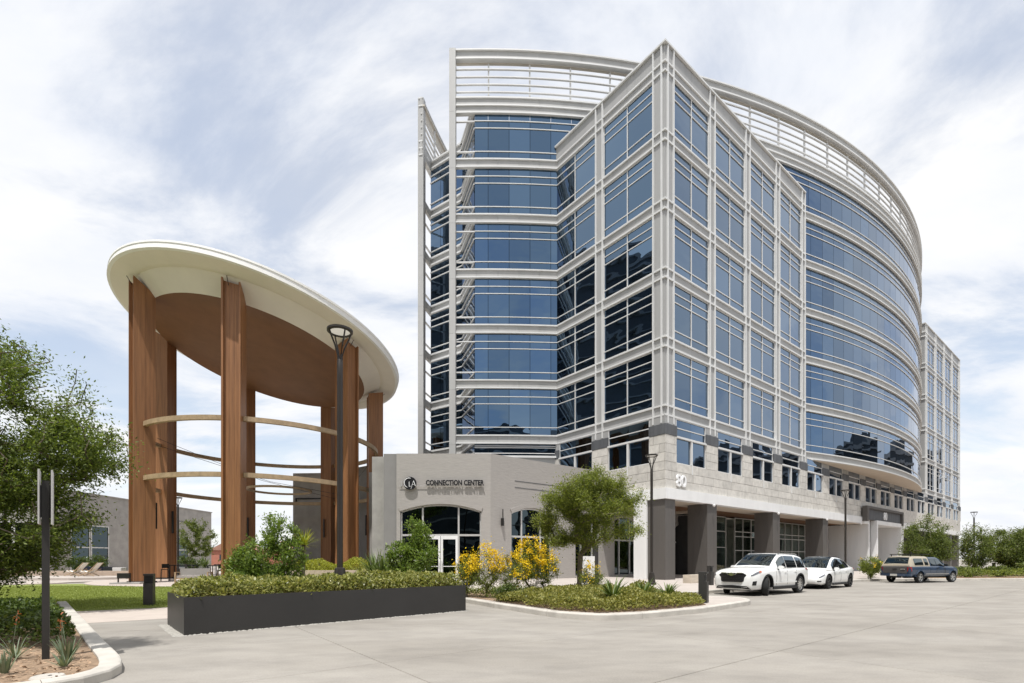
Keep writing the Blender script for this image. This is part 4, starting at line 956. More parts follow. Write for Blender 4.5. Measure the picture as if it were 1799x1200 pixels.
wb = thing('terrace_bench', 'long low pink bench along the back of the terrace', 'bench', (-40, 38.0, 0.06), 0.03)
for i in range(6): MB().box(2.0 * i, 2.0 * i + 1.99, 0, 0.5, 0, .5).build('stone', 'pink_stone', wb)
uc = thing('utility_cover', 'small round pale concrete cover lying in the mulch', 'cover', (-5.55, 5.85, 0.086))
MB().lathe([(0.005, 0.022), (0.15, 0.02), (0.165, 0.0)], 24, caps=False).build('lid', 'kerb', uc, 40); MB().lathe([(0.004, 0.03), (0.018, 0.026), (0.02, 0.018)], 10, (0.03, 0, 0), caps=False).build('lifting_hole', 'trim', uc)
# ================================================================== background left and what the glass mirrors
GB = thing('grey_building', 'long low grey building with glass front behind the lawn', 'building', (-42.5, 0, 0))
MB().box(-14, 0, 46, 69.2, 0.0, 8.0).build('wall', 'concrete_wall', GB)
ub('parapet', 'concrete_wall', GB, -14, 0.08, 46.0, 69.28, 8.0, 8.12)
MB().box(-22, -0.3, 44.6, 45.98, 0, 7.9).build('wall', 'concrete_wall', GB)
for y0 in (47.0, 49.3, 62.0):
    h = 4.6 if y0 < 55 else 4.0
    w = link('window', None, GB); fr = MB()
    for a, b, c, d_ in ((0, .1, 0, h), (2.1, 2.2, 0, h), (.1, 2.1, 0, .1), (.1, 2.1, h - .1, h), (.1, 2.1, 2.3, 2.4)): fr.box(0.0, 0.12, y0 + a, y0 + b, .3 + c, .3 + d_)
    fr.build('frame', 'alu', w); ub('pane', 'glass_dark', w, 0.03, 0.06, y0 + .1, y0 + 2.1, .4, .3 + h - .1)
for x0 in (-21, -18.4, -15.8, -13.2, -10.6, -8.0, -5.4, -2.8):
    w = link('window', None, GB); fr = MB(); h = 4.6
    for a, b, c, d_ in ((0, .1, 0, h), (2.4, 2.5, 0, h), (.1, 2.4, 0, .1), (.1, 2.4, h - .1, h), (.1, 2.4, 2.3, 2.4)): fr.box(x0 + a, x0 + b, 44.48, 44.6, .3 + c, .3 + d_)
    fr.build('frame', 'white_panel', w); ub('pane', 'glass_dark', w, x0 + .1, x0 + 2.4, 44.54, 44.57, .4, .3 + h - .1)
ub('reveal_line', 'dark_cap', GB, 0.0, 0.02, 56, 66, 6.3, 6.38)
for i, (x, y, w, lab) in enumerate(((-68, 118, 9, 'red gabled house far behind the pavilion'), (-60, 128, 10, 'red roofed house farthest behind the bar tables'))):
    hs = thing('house', lab, 'house', (x, y, 0))
    MB().box(-w / 2, w / 2, 0, 8, 0, 3.6).build('wall', 'house_red', hs)
    MB().add([(-w / 2 - .4, -.4, 3.6), (w / 2 + .4, -.4, 3.6), (w / 2 + .4, 8.4, 3.6), (-w / 2 - .4, 8.4, 3.6), (0, -.4, 6.2), (0, 8.4, 6.2)], [(0, 1, 4), (2, 3, 5), (0, 4, 5, 3), (1, 2, 5, 4), (0, 3, 2, 1)]).build('roof', 'house_roof', hs)
    for xx in (-2.5, 1.2): ub('window', 'glass_dark', hs, xx, xx + 1.3, -0.05, 0.05, 1.2, 2.5)
# across the street: seen in the photograph only as reflections in the facade
def tower(name, label, x0, x1, y0, y1, h, floor=3.6, m='tower_dark', mb='tower_band', slab_out=0.9):
    t = thing(name, label, 'building', ((x0 + x1) / 2, (y0 + y1) / 2, 0), group='buildings mirrored in the glass')
    w, d_ = (x1 - x0) / 2, (y1 - y0) / 2
    MB().box(-w, w, -d_, d_, 0, h).build('wall', m, t); z = floor
    while z < h - 0.4:
        o = slab_out * (1 if int(z / floor) % 2 else 0.7); MB().box(-w - o, w + o, -d_ - o, d_ + o, z - 0.55, z).build('balcony_band', mb, t); z += floor
    MB().box(-w - .3, w + .3, -d_ - .3, d_ + .3, h, h + 0.9).build('parapet', mb, t); MB().box(-w * .5, w * .3, -d_ * .5, d_ * .4, h + .9, h + 4).build('roof_plant', m, t)
tower('tower_block', 'tall dark tower mirrored in the left glass face', -86, -64, -6, 50, 66)
tower('tower_block', 'stepped dark tower mirrored low in the curved glass', 104, 124, 44, 66, 26)
tower('tower_block', 'second dark tower mirrored low in the curved glass', 96, 114, 72, 90, 23)
tower('tower_block', 'broad dark block mirrored in the base windows', 84, 100, 12, 34, 15)
tower('parking_garage', 'open parking garage mirrored low in the glass beside the blade', -34, 40, -62, -36, 30.5, 3.2, 'tower_dark', 'tower_pale', 0.2)
# ================================================================== plants
def quadleaves(P, D, size, aspect, rng, flat=0.5, bend=0.0):
    """leaf rhombs at points P with axis D (n,3)"""
    n = len(P); D = D / np.maximum(np.linalg.norm(D, axis=1, keepdims=True), 1e-6)
    r = rng.normal(size=(n, 3)); r[:, 2] += flat * 2
    s = np.cross(D, r); s /= np.maximum(np.linalg.norm(s, axis=1, keepdims=True), 1e-6)
    L = (size * rng.uniform(0.65, 1.35, (n, 1)))
    a = P; b = P + D * L * 0.5 + s * L * aspect * 0.5; c = P + D * L; d = P + D * L * 0.5 - s * L * aspect * 0.5
    if bend: c = c - np.array([0, 0, 1.0]) * L * bend
    v = np.stack([a, b, c, d], 1).reshape(-1, 3); f = np.arange(4 * n).reshape(n, 4)
    return v, f
def skeleton(tips, base_nodes, rng, sag=0.0, wob=0.12):
    """greedy branch graph: each tip joins the nearest earlier node; returns parent list and points"""
    pts = [np.array(p, float) for p in base_nodes]; par = [-1] + list(range(len(base_nodes) - 1))
    c0 = pts[-1]; order = np.argsort([np.linalg.norm(t - c0) for t in tips]); tipid = []
    for k in order:
        t = tips[k]; A = np.array(pts); dv = t - A; dist = np.linalg.norm(dv, axis=1) + np.maximum(0, A[:, 2] - t[2]) * 0.8
        dist[:max(1, len(base_nodes) - 3)] += 50
        j = int(np.argmin(dist)); a = pts[j]; L = np.linalg.norm(t - a); n = max(1, int(L / 0.45)); pj = j
        for i in range(1, n + 1):
            u = i / n; q = a + (t - a) * u + rng.normal(size=3) * wob * L * 0.25 * math.sin(math.pi * u) + np.array([0, 0, 0.12 * L * math.sin(math.pi * u)])
            pts.append(q); par.append(pj); pj = len(pts) - 1
        tipid.append(pj)
    return np.array(pts), par, tipid
def branches_mesh(pts, par, r_tip=0.006, r_base=0.1, sides=5):
    n = len(pts); cnt = np.zeros(n); ch = [0] * n
    for p in par:
        if p >= 0: ch[p] += 1
    for i in range(n - 1, 0, -1):
        if ch[i] == 0: cnt[i] += 1
        cnt[par[i]] += cnt[i]
    rad = np.maximum(r_tip, r_base * (cnt / cnt[0]) ** 0.45)
    m = MB()
    for i in range(1, n):
        p = par[i]; a, b = Vector(pts[p]), Vector(pts[i]); d = b - a
        if d.length < 1e-4: continue
        d.normalize(); up = Vector((0, 0, 1)) if abs(d.z) < .9 else Vector((1, 0, 0)); x = d.cross(up).normalized(); y = x.cross(d)
        ra, rb = min(rad[p], rad[i] * 1.5), rad[i]; k = sides if rad[i] > 0.02 else 3
        m.loft([[a + (x * math.cos(6.2832 * j / k) + y * math.sin(6.2832 * j / k)) * ra for j in range(k)], [b + (x * math.cos(6.2832 * j / k) + y * math.sin(6.2832 * j / k)) * rb for j in range(k)]], caps=False)
    return m
def tree(name, label, loc, trunk, lobes, ntip, nleaf, lsize, aspect, leaf, seed, r_base=0.11, spread=0.28, group=None, droop=0.2, cat='tree', bark='bark', flat=0.5, shell=0.55):
    """trunk: list of node points; lobes: ellipsoids (cx,cy,cz,rx,ry,rz,weight) in the tree's own axes"""
    rng = np.random.default_rng(seed); t = thing(name, label, cat, loc, group=group)
    w = np.array([l[6] for l in lobes], float); w /= w.sum(); tips = []
    for k in range(ntip):
        l = lobes[rng.choice(len(lobes), p=w)]; v = rng.normal(size=3); v /= np.linalg.norm(v); r = rng.uniform(shell ** 3, 1) ** (1 / 3) * rng.uniform(0.92, 1.08)
        tips.append(np.array(l[:3]) + v * r * np.array(l[3:6]))
    pts, par, tipid = skeleton(tips, trunk, rng); m = branches_mesh(pts, par, 0.003, r_base)
    m.build('trunk', bark, t, True)
    P, D = [], []
    for ti in tipid:
        i = ti; chain = []
        for _ in range(3):
            if par[i] >= 0: chain.append((pts[par[i]], pts[i])); i = par[i]
        k = int(nleaf * rng.uniform(0.5, 1.5)); dirn = chain[0][1] - chain[0][0]; dirn = dirn / max(np.linalg.norm(dirn), 1e-6)
        ci = rng.integers(0, len(chain), k); u = rng.random((k, 1)); A = np.array([c[0] for c in chain])[ci]; Bq = np.array([c[1] for c in chain])[ci]
        q = A + (Bq - A) * u + rng.normal(size=(k, 3)) * spread * rng.uniform(0.3, 1.0, (k, 1)) * np.array([1, 1, 0.75])
        P.append(q); dd = dirn + rng.normal(size=(k, 3)) * 0.7; dd[:, 2] -= droop; D.append(dd)
    P = np.concatenate(P); D = np.concatenate(D); v, f = quadleaves(P, D, lsize, aspect, rng, flat)
    link('crown', fastmesh('crown', v, f, leaf), t)
    return t
def shrub(name, label, loc, r, h, nstem, nleaf, lsize, aspect, leaf, seed, group=None, cat='shrub', lobes=None, flowers=None, spread=0.14, z0=0.3):
    lb = lobes or [(0, 0, h * 0.58, r, r, h * 0.44, 1)]
    t = tree(name, label, loc, [(0, 0, 0), (0.02, 0.02, h * 0.10), (0.0, 0.0, h * 0.16)], lb, nstem, nleaf, lsize, aspect, leaf, seed, r_base=0.035, spread=spread, group=group, droop=-0.2, cat=cat, shell=0.35)
    if flowers:
        rng = np.random.default_rng(seed + 50); n, fs, fr = flowers; P = []
        for k in range(n):
            l = lb[rng.integers(len(lb))]; v = rng.normal(size=3); v[2] = abs(v[2]) * 1.2 - .25; v[1] -= 0.2; v /= np.linalg.norm(v)
            c = np.array(l[:3]) + v * np.array(l[3:6]) * rng.uniform(0.85, 1.10); P.append(c + rng.normal(size=(fr, 3)) * np.array([.07, .07, .09]) * rng.uniform(.6, 1.3))
        P = np.concatenate(P); v, f = quadleaves(P, rng.normal(size=P.shape), fs, 0.9, rng, 0.2); stuff(link('flowers', fastmesh('flowers', v, f, 'petal'), t))
    return t
# ---- tree on the left, limbs rising to the right over the lawn
tree('mesquite_tree', 'wide airy tree with drooping dark branches over the lawn', (-15.3, 13.6, 0.04),
     [(0, 0, 0), (0.05, 0, 0.7), (0.25, 0.05, 1.5), (0.45, 0.0, 2.2)],
     [(0.4, 0, 5.9, 3.2, 2.6, 1.9, 3.2), (1.7, 0, 4.6, 2.5, 2.2, 1.5, 2.8), (-0.8, 0, 3.4, 2.6, 2.4, 2.0, 2.4), (1.0, -.3, 2.3, 2.1, 2.0, 1.4, 3.0), (0.0, -.5, 1.3, 1.9, 1.8, 1.0, 1.8), (-0.3, -.7, 0.8, 1.5, 1.4, 0.7, 1.0), (0.2, -0.3, 7.1, 1.7, 1.5, 0.9, 1.3), (3.2, -.2, 4.6, 1.2, 1.0, 0.7, .7), (3.1, -.2, 3.0, 1.2, 1.0, 1.2, .7)],
     900, 140, 0.095, 0.40, 'leaf_mesquite', 11, r_base=0.17, spread=0.30, droop=0.5)
# ---- small round tree on the island
tree('small_tree', 'small round light green tree on the planted island', (2.62, 19.0, 0.16),
     [(0, 0, 0), (0.0, 0, 0.5), (0.02, 0, 1.0), (0.05, 0.0, 1.55)],
     [(0.30, 0, 3.5, 1.25, 1.2, 0.85, 3), (1.0, .1, 3.75, .95, .9, 0.62, 2), (-0.65, 0, 2.75, 1.0, .95, 0.85, 2.2), (0.55, -.2, 2.45, .95, .9, 0.6, 1.2), (-0.35, -.3, 3.75, .95, .8, .6, 1.4), (0.4, -.4, 4.25, .9, .7, .42, 1.2)] + [(0.3 + 1.6 * math.cos(a) * c, 1.35 * math.sin(a) * c, 3.3 + 1.15 * s_, .5, .45, .36, .45) for a, c, s_ in ((3.3, .95, .2), (4.0, .9, .7), (4.7, .5, 1.02), (5.4, .85, .8), (6.0, 1.1, .42), (0.1, 1.12, 0.0), (3.0, 1.12, -.4), (5.9, 1.0, -.72), (4.4, .9, .1), (5.2, .95, -.1), (3.2, .8, -1.0))],
     600, 125, 0.072, 0.36, 'leaf_tree', 21, r_base=0.10, spread=0.20, droop=0.1)
# tree just outside the frame whose shade falls on the path
tree('mesquite_tree', 'tree out of view whose shade falls across the pale path', (-10.2, 5.4, 0.085), [(0, 0, 0), (0.05, 0, 2.2), (0.3, 0.0, 4.6)],
     [(2.3, 0.45, 7.6, .8, .7, .45, 1), (0.3, 0.2, 7.4, 1.3, 1.3, 1.0, 1)], 130, 110, 0.10, 0.4, 'leaf_mesquite', 31, r_base=0.1, spread=0.25)
# ---- trees at the right
for i, (x, y, h, r, lab) in enumerate(((31.0, 36.6, 4.7, 1.5, 'dense dark tree just behind the blue pickup'), (36.0, 38.0, 4.3, 1.15, 'thin see-through tree before the far block, next to the lamp'), (40.2, 39.6, 4.0, 1.8, 'dark rounded tree behind the far bollard'), (45.2, 42.5, 4.4, 2.3, 'tree at the far edge of the planting by the frame edge'), (50.5, 46.0, 5.0, 2.6, 'pale tree farthest along the planted kerb'))):
    tree('street_tree', lab, (x, y, 0.16), [(0, 0, 0), (0.03, 0, h * .12), (0.0, 0.02, h * .25)], [(0, 0, h * .62, r, r, h * .36, 3), (-r * .3, 0, h * .42, r * .85, r * .8, h * .28, 1.6), (r * .35, 0, h * .45, r * .8, r * .8, h * .28, 1.4)],
         260 if i != 1 else 180, 120 if i != 1 else 70, 0.115, 0.40, 'leaf_right', 41 + i, r_base=0.10, spread=0.26, group='trees along the far kerb')
tree('street_tree', 'young tree reaching in at the edge with long arching twigs', (42.6, 36.8, 0.17), [(0, 0, 0), (-0.05, 0, 1.4), (-0.5, 0, 2.8)], [(-1.4, 0, 5.4, 1.5, .8, 1.2, 1), (-.6, 0, 4.0, 1.7, 1, 1.0, 1.2), (1.5, 0, 4.2, 2, 1, 1.8, 1)], 80, 46, 0.26, 0.36, 'leaf_right', 61, r_base=0.06, spread=0.28, group='trees along the far kerb')
# ---- shrubs behind the planter
shrub('oleander_shrub', 'tall leafy green shrub behind the middle of the planter', (-7.85, 15.7, 0.055), 1.05, 2.55, 260, 66, 0.10, 0.40, 'leaf_shrub', 71, lobes=[(0.15, 0, 1.45, 1.05, .85, .85, 3), (-.65, 0, 1.0, .7, .7, .8, 2), (.35, 0, 2.35, .5, .5, .65, 1.1), (0, 0, .6, 1.1, .9, .5, 1.6), (.85, 0, 1.35, .5, .5, .75, .8)])
shrub('oleander_shrub', 'slim upright green shrub before the second timber pier', (-8.95, 16.0, 0.055), 0.4, 1.9, 60, 70, 0.08, 0.38, 'leaf_shrub', 73, lobes=[(0, 0, 1.15, .40, .4, .9, 1)])
shrub('oleander_shrub', 'leafy green shrub in front of the arched double door', (-3.45, 17.0, 0.055), 0.85, 2.5, 190, 66, 0.10, 0.40, 'leaf_shrub', 75, lobes=[(0, 0, 1.2, .85, .8, .85, 3), (.12, 0, 2.25, .42, .42, .72, 1.2), (-.5, 0, 1.4, .45, .5, .7, 1), (.45, 0, 1.8, .38, .4, .6, .8)])
shrub('desert_shrub', 'grey green young tree behind the pavilion by the far lamp', (-29.2, 45.0, 0.05), 1.8, 5.2, 130, 60, 0.17, 0.34, 'leaf_right', 77, lobes=[(0, 0, 3.4, 2.0, 1.6, 2.0, 1)])
for x, y, sd_, lab in ((-30.0, 40.3, 79, 'clipped shrub in the navy planter by the glass front'), (-33.8, 40.0, 80, 'clipped shrub in the navy planter behind the deck chairs'), (-36.8, 41.5, 81, 'dark shrub at the left end of the terrace bench'), (-27.0, 41.0, 82, 'low green shrub behind the timber piers')):
    shrub('clipped_shrub', lab, (x, y, 0.5), 0.9, 1.3, 60, 46, 0.11, 0.5, 'leaf_hedge', sd_, group='shrubs by the terrace')
for i, (x, y, lab) in enumerate(((24.3, 33.2, 'leafy shrub with orange flowers left of the pickup tail'), (26.6, 36.2, 'small green shrub behind the camper shell'))):
    shrub('flowering_shrub', lab, (x, y, 0.146), 0.7, 1.5, 60, 50, 0.11, 0.4, 'leaf_bells', 84 + i, flowers=(8, 0.09, 8) if i == 0 else None)
for i, (x, y, r, h, lab) in enumerate(((33.4, 35.9, .8, .75, 'low shrub right of the pickup bonnet'), (36.4, 36.6, .9, .8, 'low shrub under the thin tree'), (40.2, 37.6, 1.2, 1.2, 'rounded shrub behind the far bollard'), (44.8, 39.0, 1.2, 1.2, 'rounded shrub at the frame edge'))):
    shrub('low_shrub', lab, (x, y, 0.17), r, h, 70, 56, 0.13, 0.42, 'leaf_right', 91 + i, group='shrubs along the far kerb')
# ---- yellow bells
for i, (x, y, r, h, nf, lab) in enumerate(((-1.62, 17.4, .5, 1.5, 24, 'yellow flowering bush nearest the planter end'), (-0.9, 17.0, .58, 1.75, 40, 'tallest mass of yellow flowers before the brick wall'), (0.0, 17.0, .58, 1.55, 36, 'yellow flowering bush in the middle of the row'), (0.62, 17.6, .52, 2.05, 34, 'yellow flowering bush with the highest blooms before the dark window'), (1.2, 17.7, .5, 1.7, 28, 'yellow flowering bush just left of the tree trunk'), (2.95, 18.3, .4, 1.1, 9, 'sparse yellow flowering bush right of the tree trunk'))):
    shrub('yellow_bells', lab, (x, y, 0.165), r, h, 75, 46, 0.062, 0.36, 'leaf_bells', 101 + i, flowers=(int(nf * 0.95), 0.052, 30), group='yellow flowering bushes', spread=0.12)
shrub('low_shrub', 'dark low shrub at the foot of the yellow bushes', (-0.05, 15.6, 0.165), .62, .62, 60, 60, 0.06, .45, 'leaf_hedge', 121, lobes=[(0, 0, .28, .62, .42, .3, 1)])
# ---- hedges and groundcovers: uncountable leaves
def inside(poly, x, y):
    c = np.zeros(len(x), bool); n = len(poly)
    for i in range(n):
        (x0, y0), (x1, y1) = poly[i], poly[(i + 1) % n]; k = ((y0 > y) != (y1 > y)) & (x < (x1 - x0) * (y - y0) / ((y1 - y0) or 1e-9) + x0); c ^= k
    return c
def bumps(x, y, rng, n, amp, wid, ext):
    z = np.zeros(len(x)); cx, cy = rng.uniform(ext[0], ext[1], n), rng.uniform(ext[2], ext[3], n)
    for a, b in zip(cx, cy): z += amp * np.exp(-((x - a) ** 2 + (y - b) ** 2) / wid ** 2)
    return z
def cover(name, label, poly, n, z0, h, lsize, aspect, leaf, seed, cat='groundcover', up=0.8, amp=0.08, wid=0.25, parent=None, edge=0.25, fill=True):
    rng = np.random.default_rng(seed); X = np.array(poly); ext = (X[:, 0].min(), X[:, 0].max(), X[:, 1].min(), X[:, 1].max())
    x = rng.uniform(ext[0], ext[1], n * 3); y = rng.uniform(ext[2], ext[3], n * 3); k = inside(poly, x, y); x, y = x[k][:n], y[k][:n]
    d = np.full(len(x), 9.0)
    for i in range(len(poly)):
        a, b = np.array(poly[i]), np.array(poly[(i + 1) % len(poly)]); ab = b - a; tt = np.clip(((x - a[0]) * ab[0] + (y - a[1]) * ab[1]) / (ab @ ab), 0, 1); d = np.minimum(d, np.hypot(x - a[0] - tt * ab[0], y - a[1] - tt * ab[1]))
    top = h * np.minimum(1, 0.45 + 0.55 * d / edge) + bumps(x, y, rng, int((ext[1] - ext[0]) * (ext[3] - ext[2]) / wid ** 2 * 0.35) + 3, amp, wid, ext) - amp
    z = z0 + top * (1 - rng.random(len(x)) ** 2 * (0.55 if not fill else 0.8))
    P = np.c_[x, y, z]; D = rng.normal(size=P.shape); D[:, 2] = np.abs(D[:, 2]) * up + 0.15
    v, f = quadleaves(P, D, lsize, aspect, rng, 0.8); o = link(name, fastmesh(name, v, f, leaf), parent)
    if parent is None: tag(o, label, cat)
    return stuff(o)
hp = [(0.05, 0.05), (PL - 0.05, 0.05), (PL - 0.05, PW - .05), (0.05, PW - 0.05)]
cover('hedge', None, hp, 26000, PH - 0.12, 0.38, 0.085, 0.55, 'leaf_planter', 131, amp=0.07, wid=0.22, parent=pl, edge=0.12)
bedp = [(-11.2, 11.9), (-7.35, 8.25), (-7.2, 7.75), (-8.6, 7.55), (-13, 7.55), (-13, 12)]
cover('hedge', 'clipped dark green hedge behind the sign post', bedp, 26000, 0.085, 0.46, 0.075, 0.5, 'leaf_hedge', 133, cat='hedge', amp=0.05, edge=0.10)
isl_c = [(-0.55, 15.45), (0.45, 13.95), (1.18, 12.82), (2.17, 12.22), (3.28, 12.58), (4.58, 13.45), (5.65, 14.35), (5.75, 15.1), (5.05, 16.6), (3.9, 18.2), (1.6, 19.6), (1.2, 17.2), (0.4, 15.9)]
cover('groundcover', 'olive green groundcover carpeting the island around the small tree', isl_c, 46000, 0.16, 0.30, 0.075, 0.55, 'leaf_cover', 135, amp=0.09, wid=0.35, edge=0.15)
cover('groundcover', 'sparse low leaves under the yellow bushes', [(-2.2, 18.6), (-0.9, 16.6), (-0.1, 15.4), (0.6, 16.1), (1.5, 18), (0, 20), (-1.6, 20.4)], 5000, 0.16, 0.22, 0.06, 0.45, 'leaf_bells', 136, amp=0.1)
cover('groundcover', 'lime yellow groundcover behind the pink seat wall', [(-12.7, 28.1), (-11, 27.8), (-9.5, 28.1), (-8.3, 28.4), (-8.5, 30.5), (-10.2, 30.6), (-13, 30.2)], 12000, 0.055, 1.15, 0.09, 0.5, 'leaf_lime', 137, amp=0.2, wid=0.6)
cover('groundcover', 'low green planting along the far kerb', [(28.4, 34.5), (29.5, 34.3), (32, 34.35), (36.5, 34.65), (46, 35.45), (62, 36), (62, 46), (44, 42), (33, 37.5)], 34000, 0.17, 0.5, 0.11, 0.45, 'leaf_bells', 139, amp=0.15, wid=0.7)
cover('groundcover', 'green planting between the planter and the plaza', [(-9.2, 13.2), (-7.6, 13.5), (-3.4, 17.3), (-4.4, 18.6), (-8.6, 18.2), (-10, 15.6)], 9000, 0.055, 0.35, 0.08, 0.4, 'leaf_shrub', 141, amp=0.1)
cover('groundcover', 'yellow green low planting behind the patio furniture', [(-23, 41.5), (-16, 42), (-16, 44.5), (-23, 44.5)], 4000, 0.06, 0.8, 0.14, 0.5, 'leaf_lime', 143)
# lawn blades near the camera
rng = np.random.default_rng(9); nb = 120000
x = rng.uniform(-26, -6.5, nb * 2); y = 13.6 + (rng.random(nb * 2) ** 1.5) * 12.5; k = inside(lawn_poly, x, y); x, y = x[k][:nb], y[k][:nb]
P_ = np.c_[x, y, np.full(len(x), lawn_z)]; D_ = rng.normal(size=P_.shape) * 0.35; D_[:, 2] = 1
v_, f_ = quadleaves(P_, D_, 0.055, 0.30, rng, 0.0); tag(stuff(link('grass', fastmesh('grass', v_, f_, 'grassblade'))), 'short mown green grass of the lawn', 'grass')
# chips on the corner bed
n = 5200; x = rng.uniform(-11, -4.9, n); y = rng.uniform(4.6, 8.6, n); k = inside([(a - .25, b - .2) for a, b in bed_edge] + [(-20, 0), (-20, 16)], x, y); x, y = x[k], y[k]
P_ = np.c_[x, y, np.full(len(x), 0.088)]; D_ = rng.normal(size=P_.shape); D_[:, 2] = np.abs(D_[:, 2]) * 0.25
v_, f_ = quadleaves(P_, D_, 0.05, 0.5, rng, 1.5); tag(stuff(link('mulch', fastmesh('mulch', v_, f_, 'mulch_chip'))), 'brown wood chip mulch in the corner bed', 'mulch')
# ---- spiky plants
def rosette(name, label, loc, n, L, w, leaf, seed, el=(10, 80), droop=0.25, group=None, cat='plant', stalks=0):
    rng = np.random.default_rng(seed); t = thing(name, label, cat, loc, group=group); V_, F_ = [], []
    for k in range(n):
        a = rng.uniform(0, 6.283); e = R(rng.uniform(*el)); ll = L * rng.uniform(.7, 1.1); S = 6; b = len(V_)
        dh = np.array([math.cos(a), math.sin(a), 0]); sd_ = np.array([-math.sin(a), math.cos(a), 0]); p = np.array([0, 0, 0.02]) + dh * 0.03
        for i in range(S + 1):
            u = i / S; ee = e - droop * 3 * u * u * (1 if e < 1.3 else .5); ww = w * (1 - u ** 2.2) * (0.55 + 0.45 * min(1, u * 4)) / 2
            V_ += [p - sd_ * ww, p + sd_ * ww]; p = p + (dh * math.cos(ee) + np.array([0, 0, math.sin(ee)])) * ll / S
        for i in range(S): F_.append((b + 2 * i, b + 2 * i + 1, b + 2 * i + 3, b + 2 * i + 2))
    link('leaves', fastmesh('leaves', np.array(V_), np.array(F_), leaf), t)
    for k in range(stalks):
        a = rng.uniform(-.25, .25); h = L * rng.uniform(1.3, 1.8); pts = [(0.05 * k - .05, 0, 0.1), (0.05 * k - .05 + a * .2, 0, h * .6), (0.05 * k - .05 + a * .35, 0, h)]
        MB().tube(pts, 0.006, 4).build('flower_stalk', 'blade_grey', t); P = np.array(pts[-1]) + rng.normal(size=(16, 3)) * np.array([.018, .018, .05]) - np.array([0, 0, .06])
        v, f = quadleaves(P, rng.normal(size=P.shape) - np.array([0, 0, .5]), 0.035, .35, rng); stuff(link('flowers', fastmesh('flowers', v, f, 'petal_red'), t))
    return t
rosette('aloe', 'grey green aloe with coral flower stalks in the mulch beside the post', (-6.22, 6.85, 0.085), 34, 0.34, 0.03, 'blade_grey', 151, (50, 88), .05, stalks=2)
rosette('aloe', 'smaller aloe at the kerb in front of the flowering one', (-5.82, 6.36, 0.085), 22, 0.25, 0.032, 'blade_grey', 152, (30, 88), .06)
rosette('aloe', 'upright aloe at the lower frame corner', (-6.2, 5.98, 0.085), 24, 0.27, 0.035, 'blade_grey', 153, (60, 88), .05)
rosette('aloe', 'wiry spreading aloe before the hedge with one orange bloom', (-7.0, 6.9, 0.085), 36, 0.38, 0.016, 'blade_grey', 154, (15, 75), .25, stalks=1)
for i, (x, y, lab) in enumerate(((2.85, 13.8, 'sago palm rosette nearest the small tree'), (4.02, 14.9, 'sago palm rosette in the middle of the island'), (4.95, 15.6, 'sago palm rosette nearest the bollard'))):
    rosette('sago_palm', lab, (x, y, 0.36 - .04 * i), 70, 0.82 - .10 * i, 0.055, 'blade', 161 + i, (12, 70), .22, group='sago palms on the island')
rosette('yucca', 'bright yucca rosette above the tall shrub', (-7.1, 16.7, 1.95), 80, 0.62, 0.05, 'leaf_lime', 171, (-10, 88), .1)
MB().tube([(0, 0, -1.9), (-.02, 0, -.9), (0, 0, .05)], 0.06, 7).build('stem', 'bark', bpy.data.objects['yucca'])
for i, (x, y, lab) in enumerate(((-6.6, 23.4, 'tall strappy leaved clump beside the third timber pier'), (-6.0, 22.6, 'strappy leaved clump between the pier and the planter box'), (-5.3, 23.6, 'strappy leaved clump nearest the door shrub'))):
    rosette('strappy_plant', lab, (x, y, 0.4), 120, 1.6, 0.075, 'blade', 175 + i, (25, 88), .35, group='strappy plants by the pier')
rosette('palm', 'small fan palm in front of the grey building', (-27.0, 43.0, 0.7), 60, 1.1, 0.12, 'blade', 181, (0, 85), .25)
rosette('yucca', 'pale spiky yucca at the frame edge behind the kerb', (41.2, 38.2, 0.9), 70, 1.3, 0.10, 'leaf_lime', 183, (5, 85), .25)
# ================================================================== vehicles (x forward, y left, z up; origin on the ground between the axles)
def interp(tab, x):
    xs = [t[0] for t in tab]
    cols = list(zip(*tab))[1:]; out = []
    for c in cols:
        # monotone-ish cubic through the stations
        n = len(xs); i = max(0, min(n - 2, next((k for k in range(n - 1) if x <= xs[k + 1]), n - 2)))
        h = xs[i + 1] - xs[i]; u = min(max((x - xs[i]) / h, 0), 1)
        def slope(k):
            if k <= 0 or k >= n - 1: return 0.0 if n > 2 else (c[1] - c[0]) / (xs[1] - xs[0])
            a = (c[k] - c[k - 1]) / (xs[k] - xs[k - 1]); b = (c[k + 1] - c[k]) / (xs[k + 1] - xs[k]); return 0.0 if a * b <= 0 else 2 * a * b / (a + b)
        m0, m1 = slope(i), slope(i + 1)
        if i == 0: m0 = (c[1] - c[0]) / (xs[1] - xs[0])
        if i + 1 == n - 1: m1 = (c[-1] - c[-2]) / (xs[-1] - xs[-2])
        out.append((2 * u ** 3 - 3 * u ** 2 + 1) * c[i] + (u ** 3 - 2 * u ** 2 + u) * h * m0 + (-2 * u ** 3 + 3 * u ** 2) * c[i + 1] + (u ** 3 - u ** 2) * h * m1)
    return out
def body_ring(x, tab):
    zb, zs, zt, w = interp(tab, x); h = zs - zb
    half = [(w * .55, zb), (w * .90, zb + .03), (w * .975, zb + .12 * h + .04), (w * .985, zb + .36 * h), (w, zb + .60 * h), (w * .99, zb + .80 * h), (w * .965, zs - .05), (w * .92, zs), (w * .72, zs + (zt - zs) * .62), (w * .36, zt - .008)]
    return [(x, 0, zb)] + [(x, y, z) for y, z in half] + [(x, 0, zt)] + [(x, -y, z) for y, z in reversed(half)]
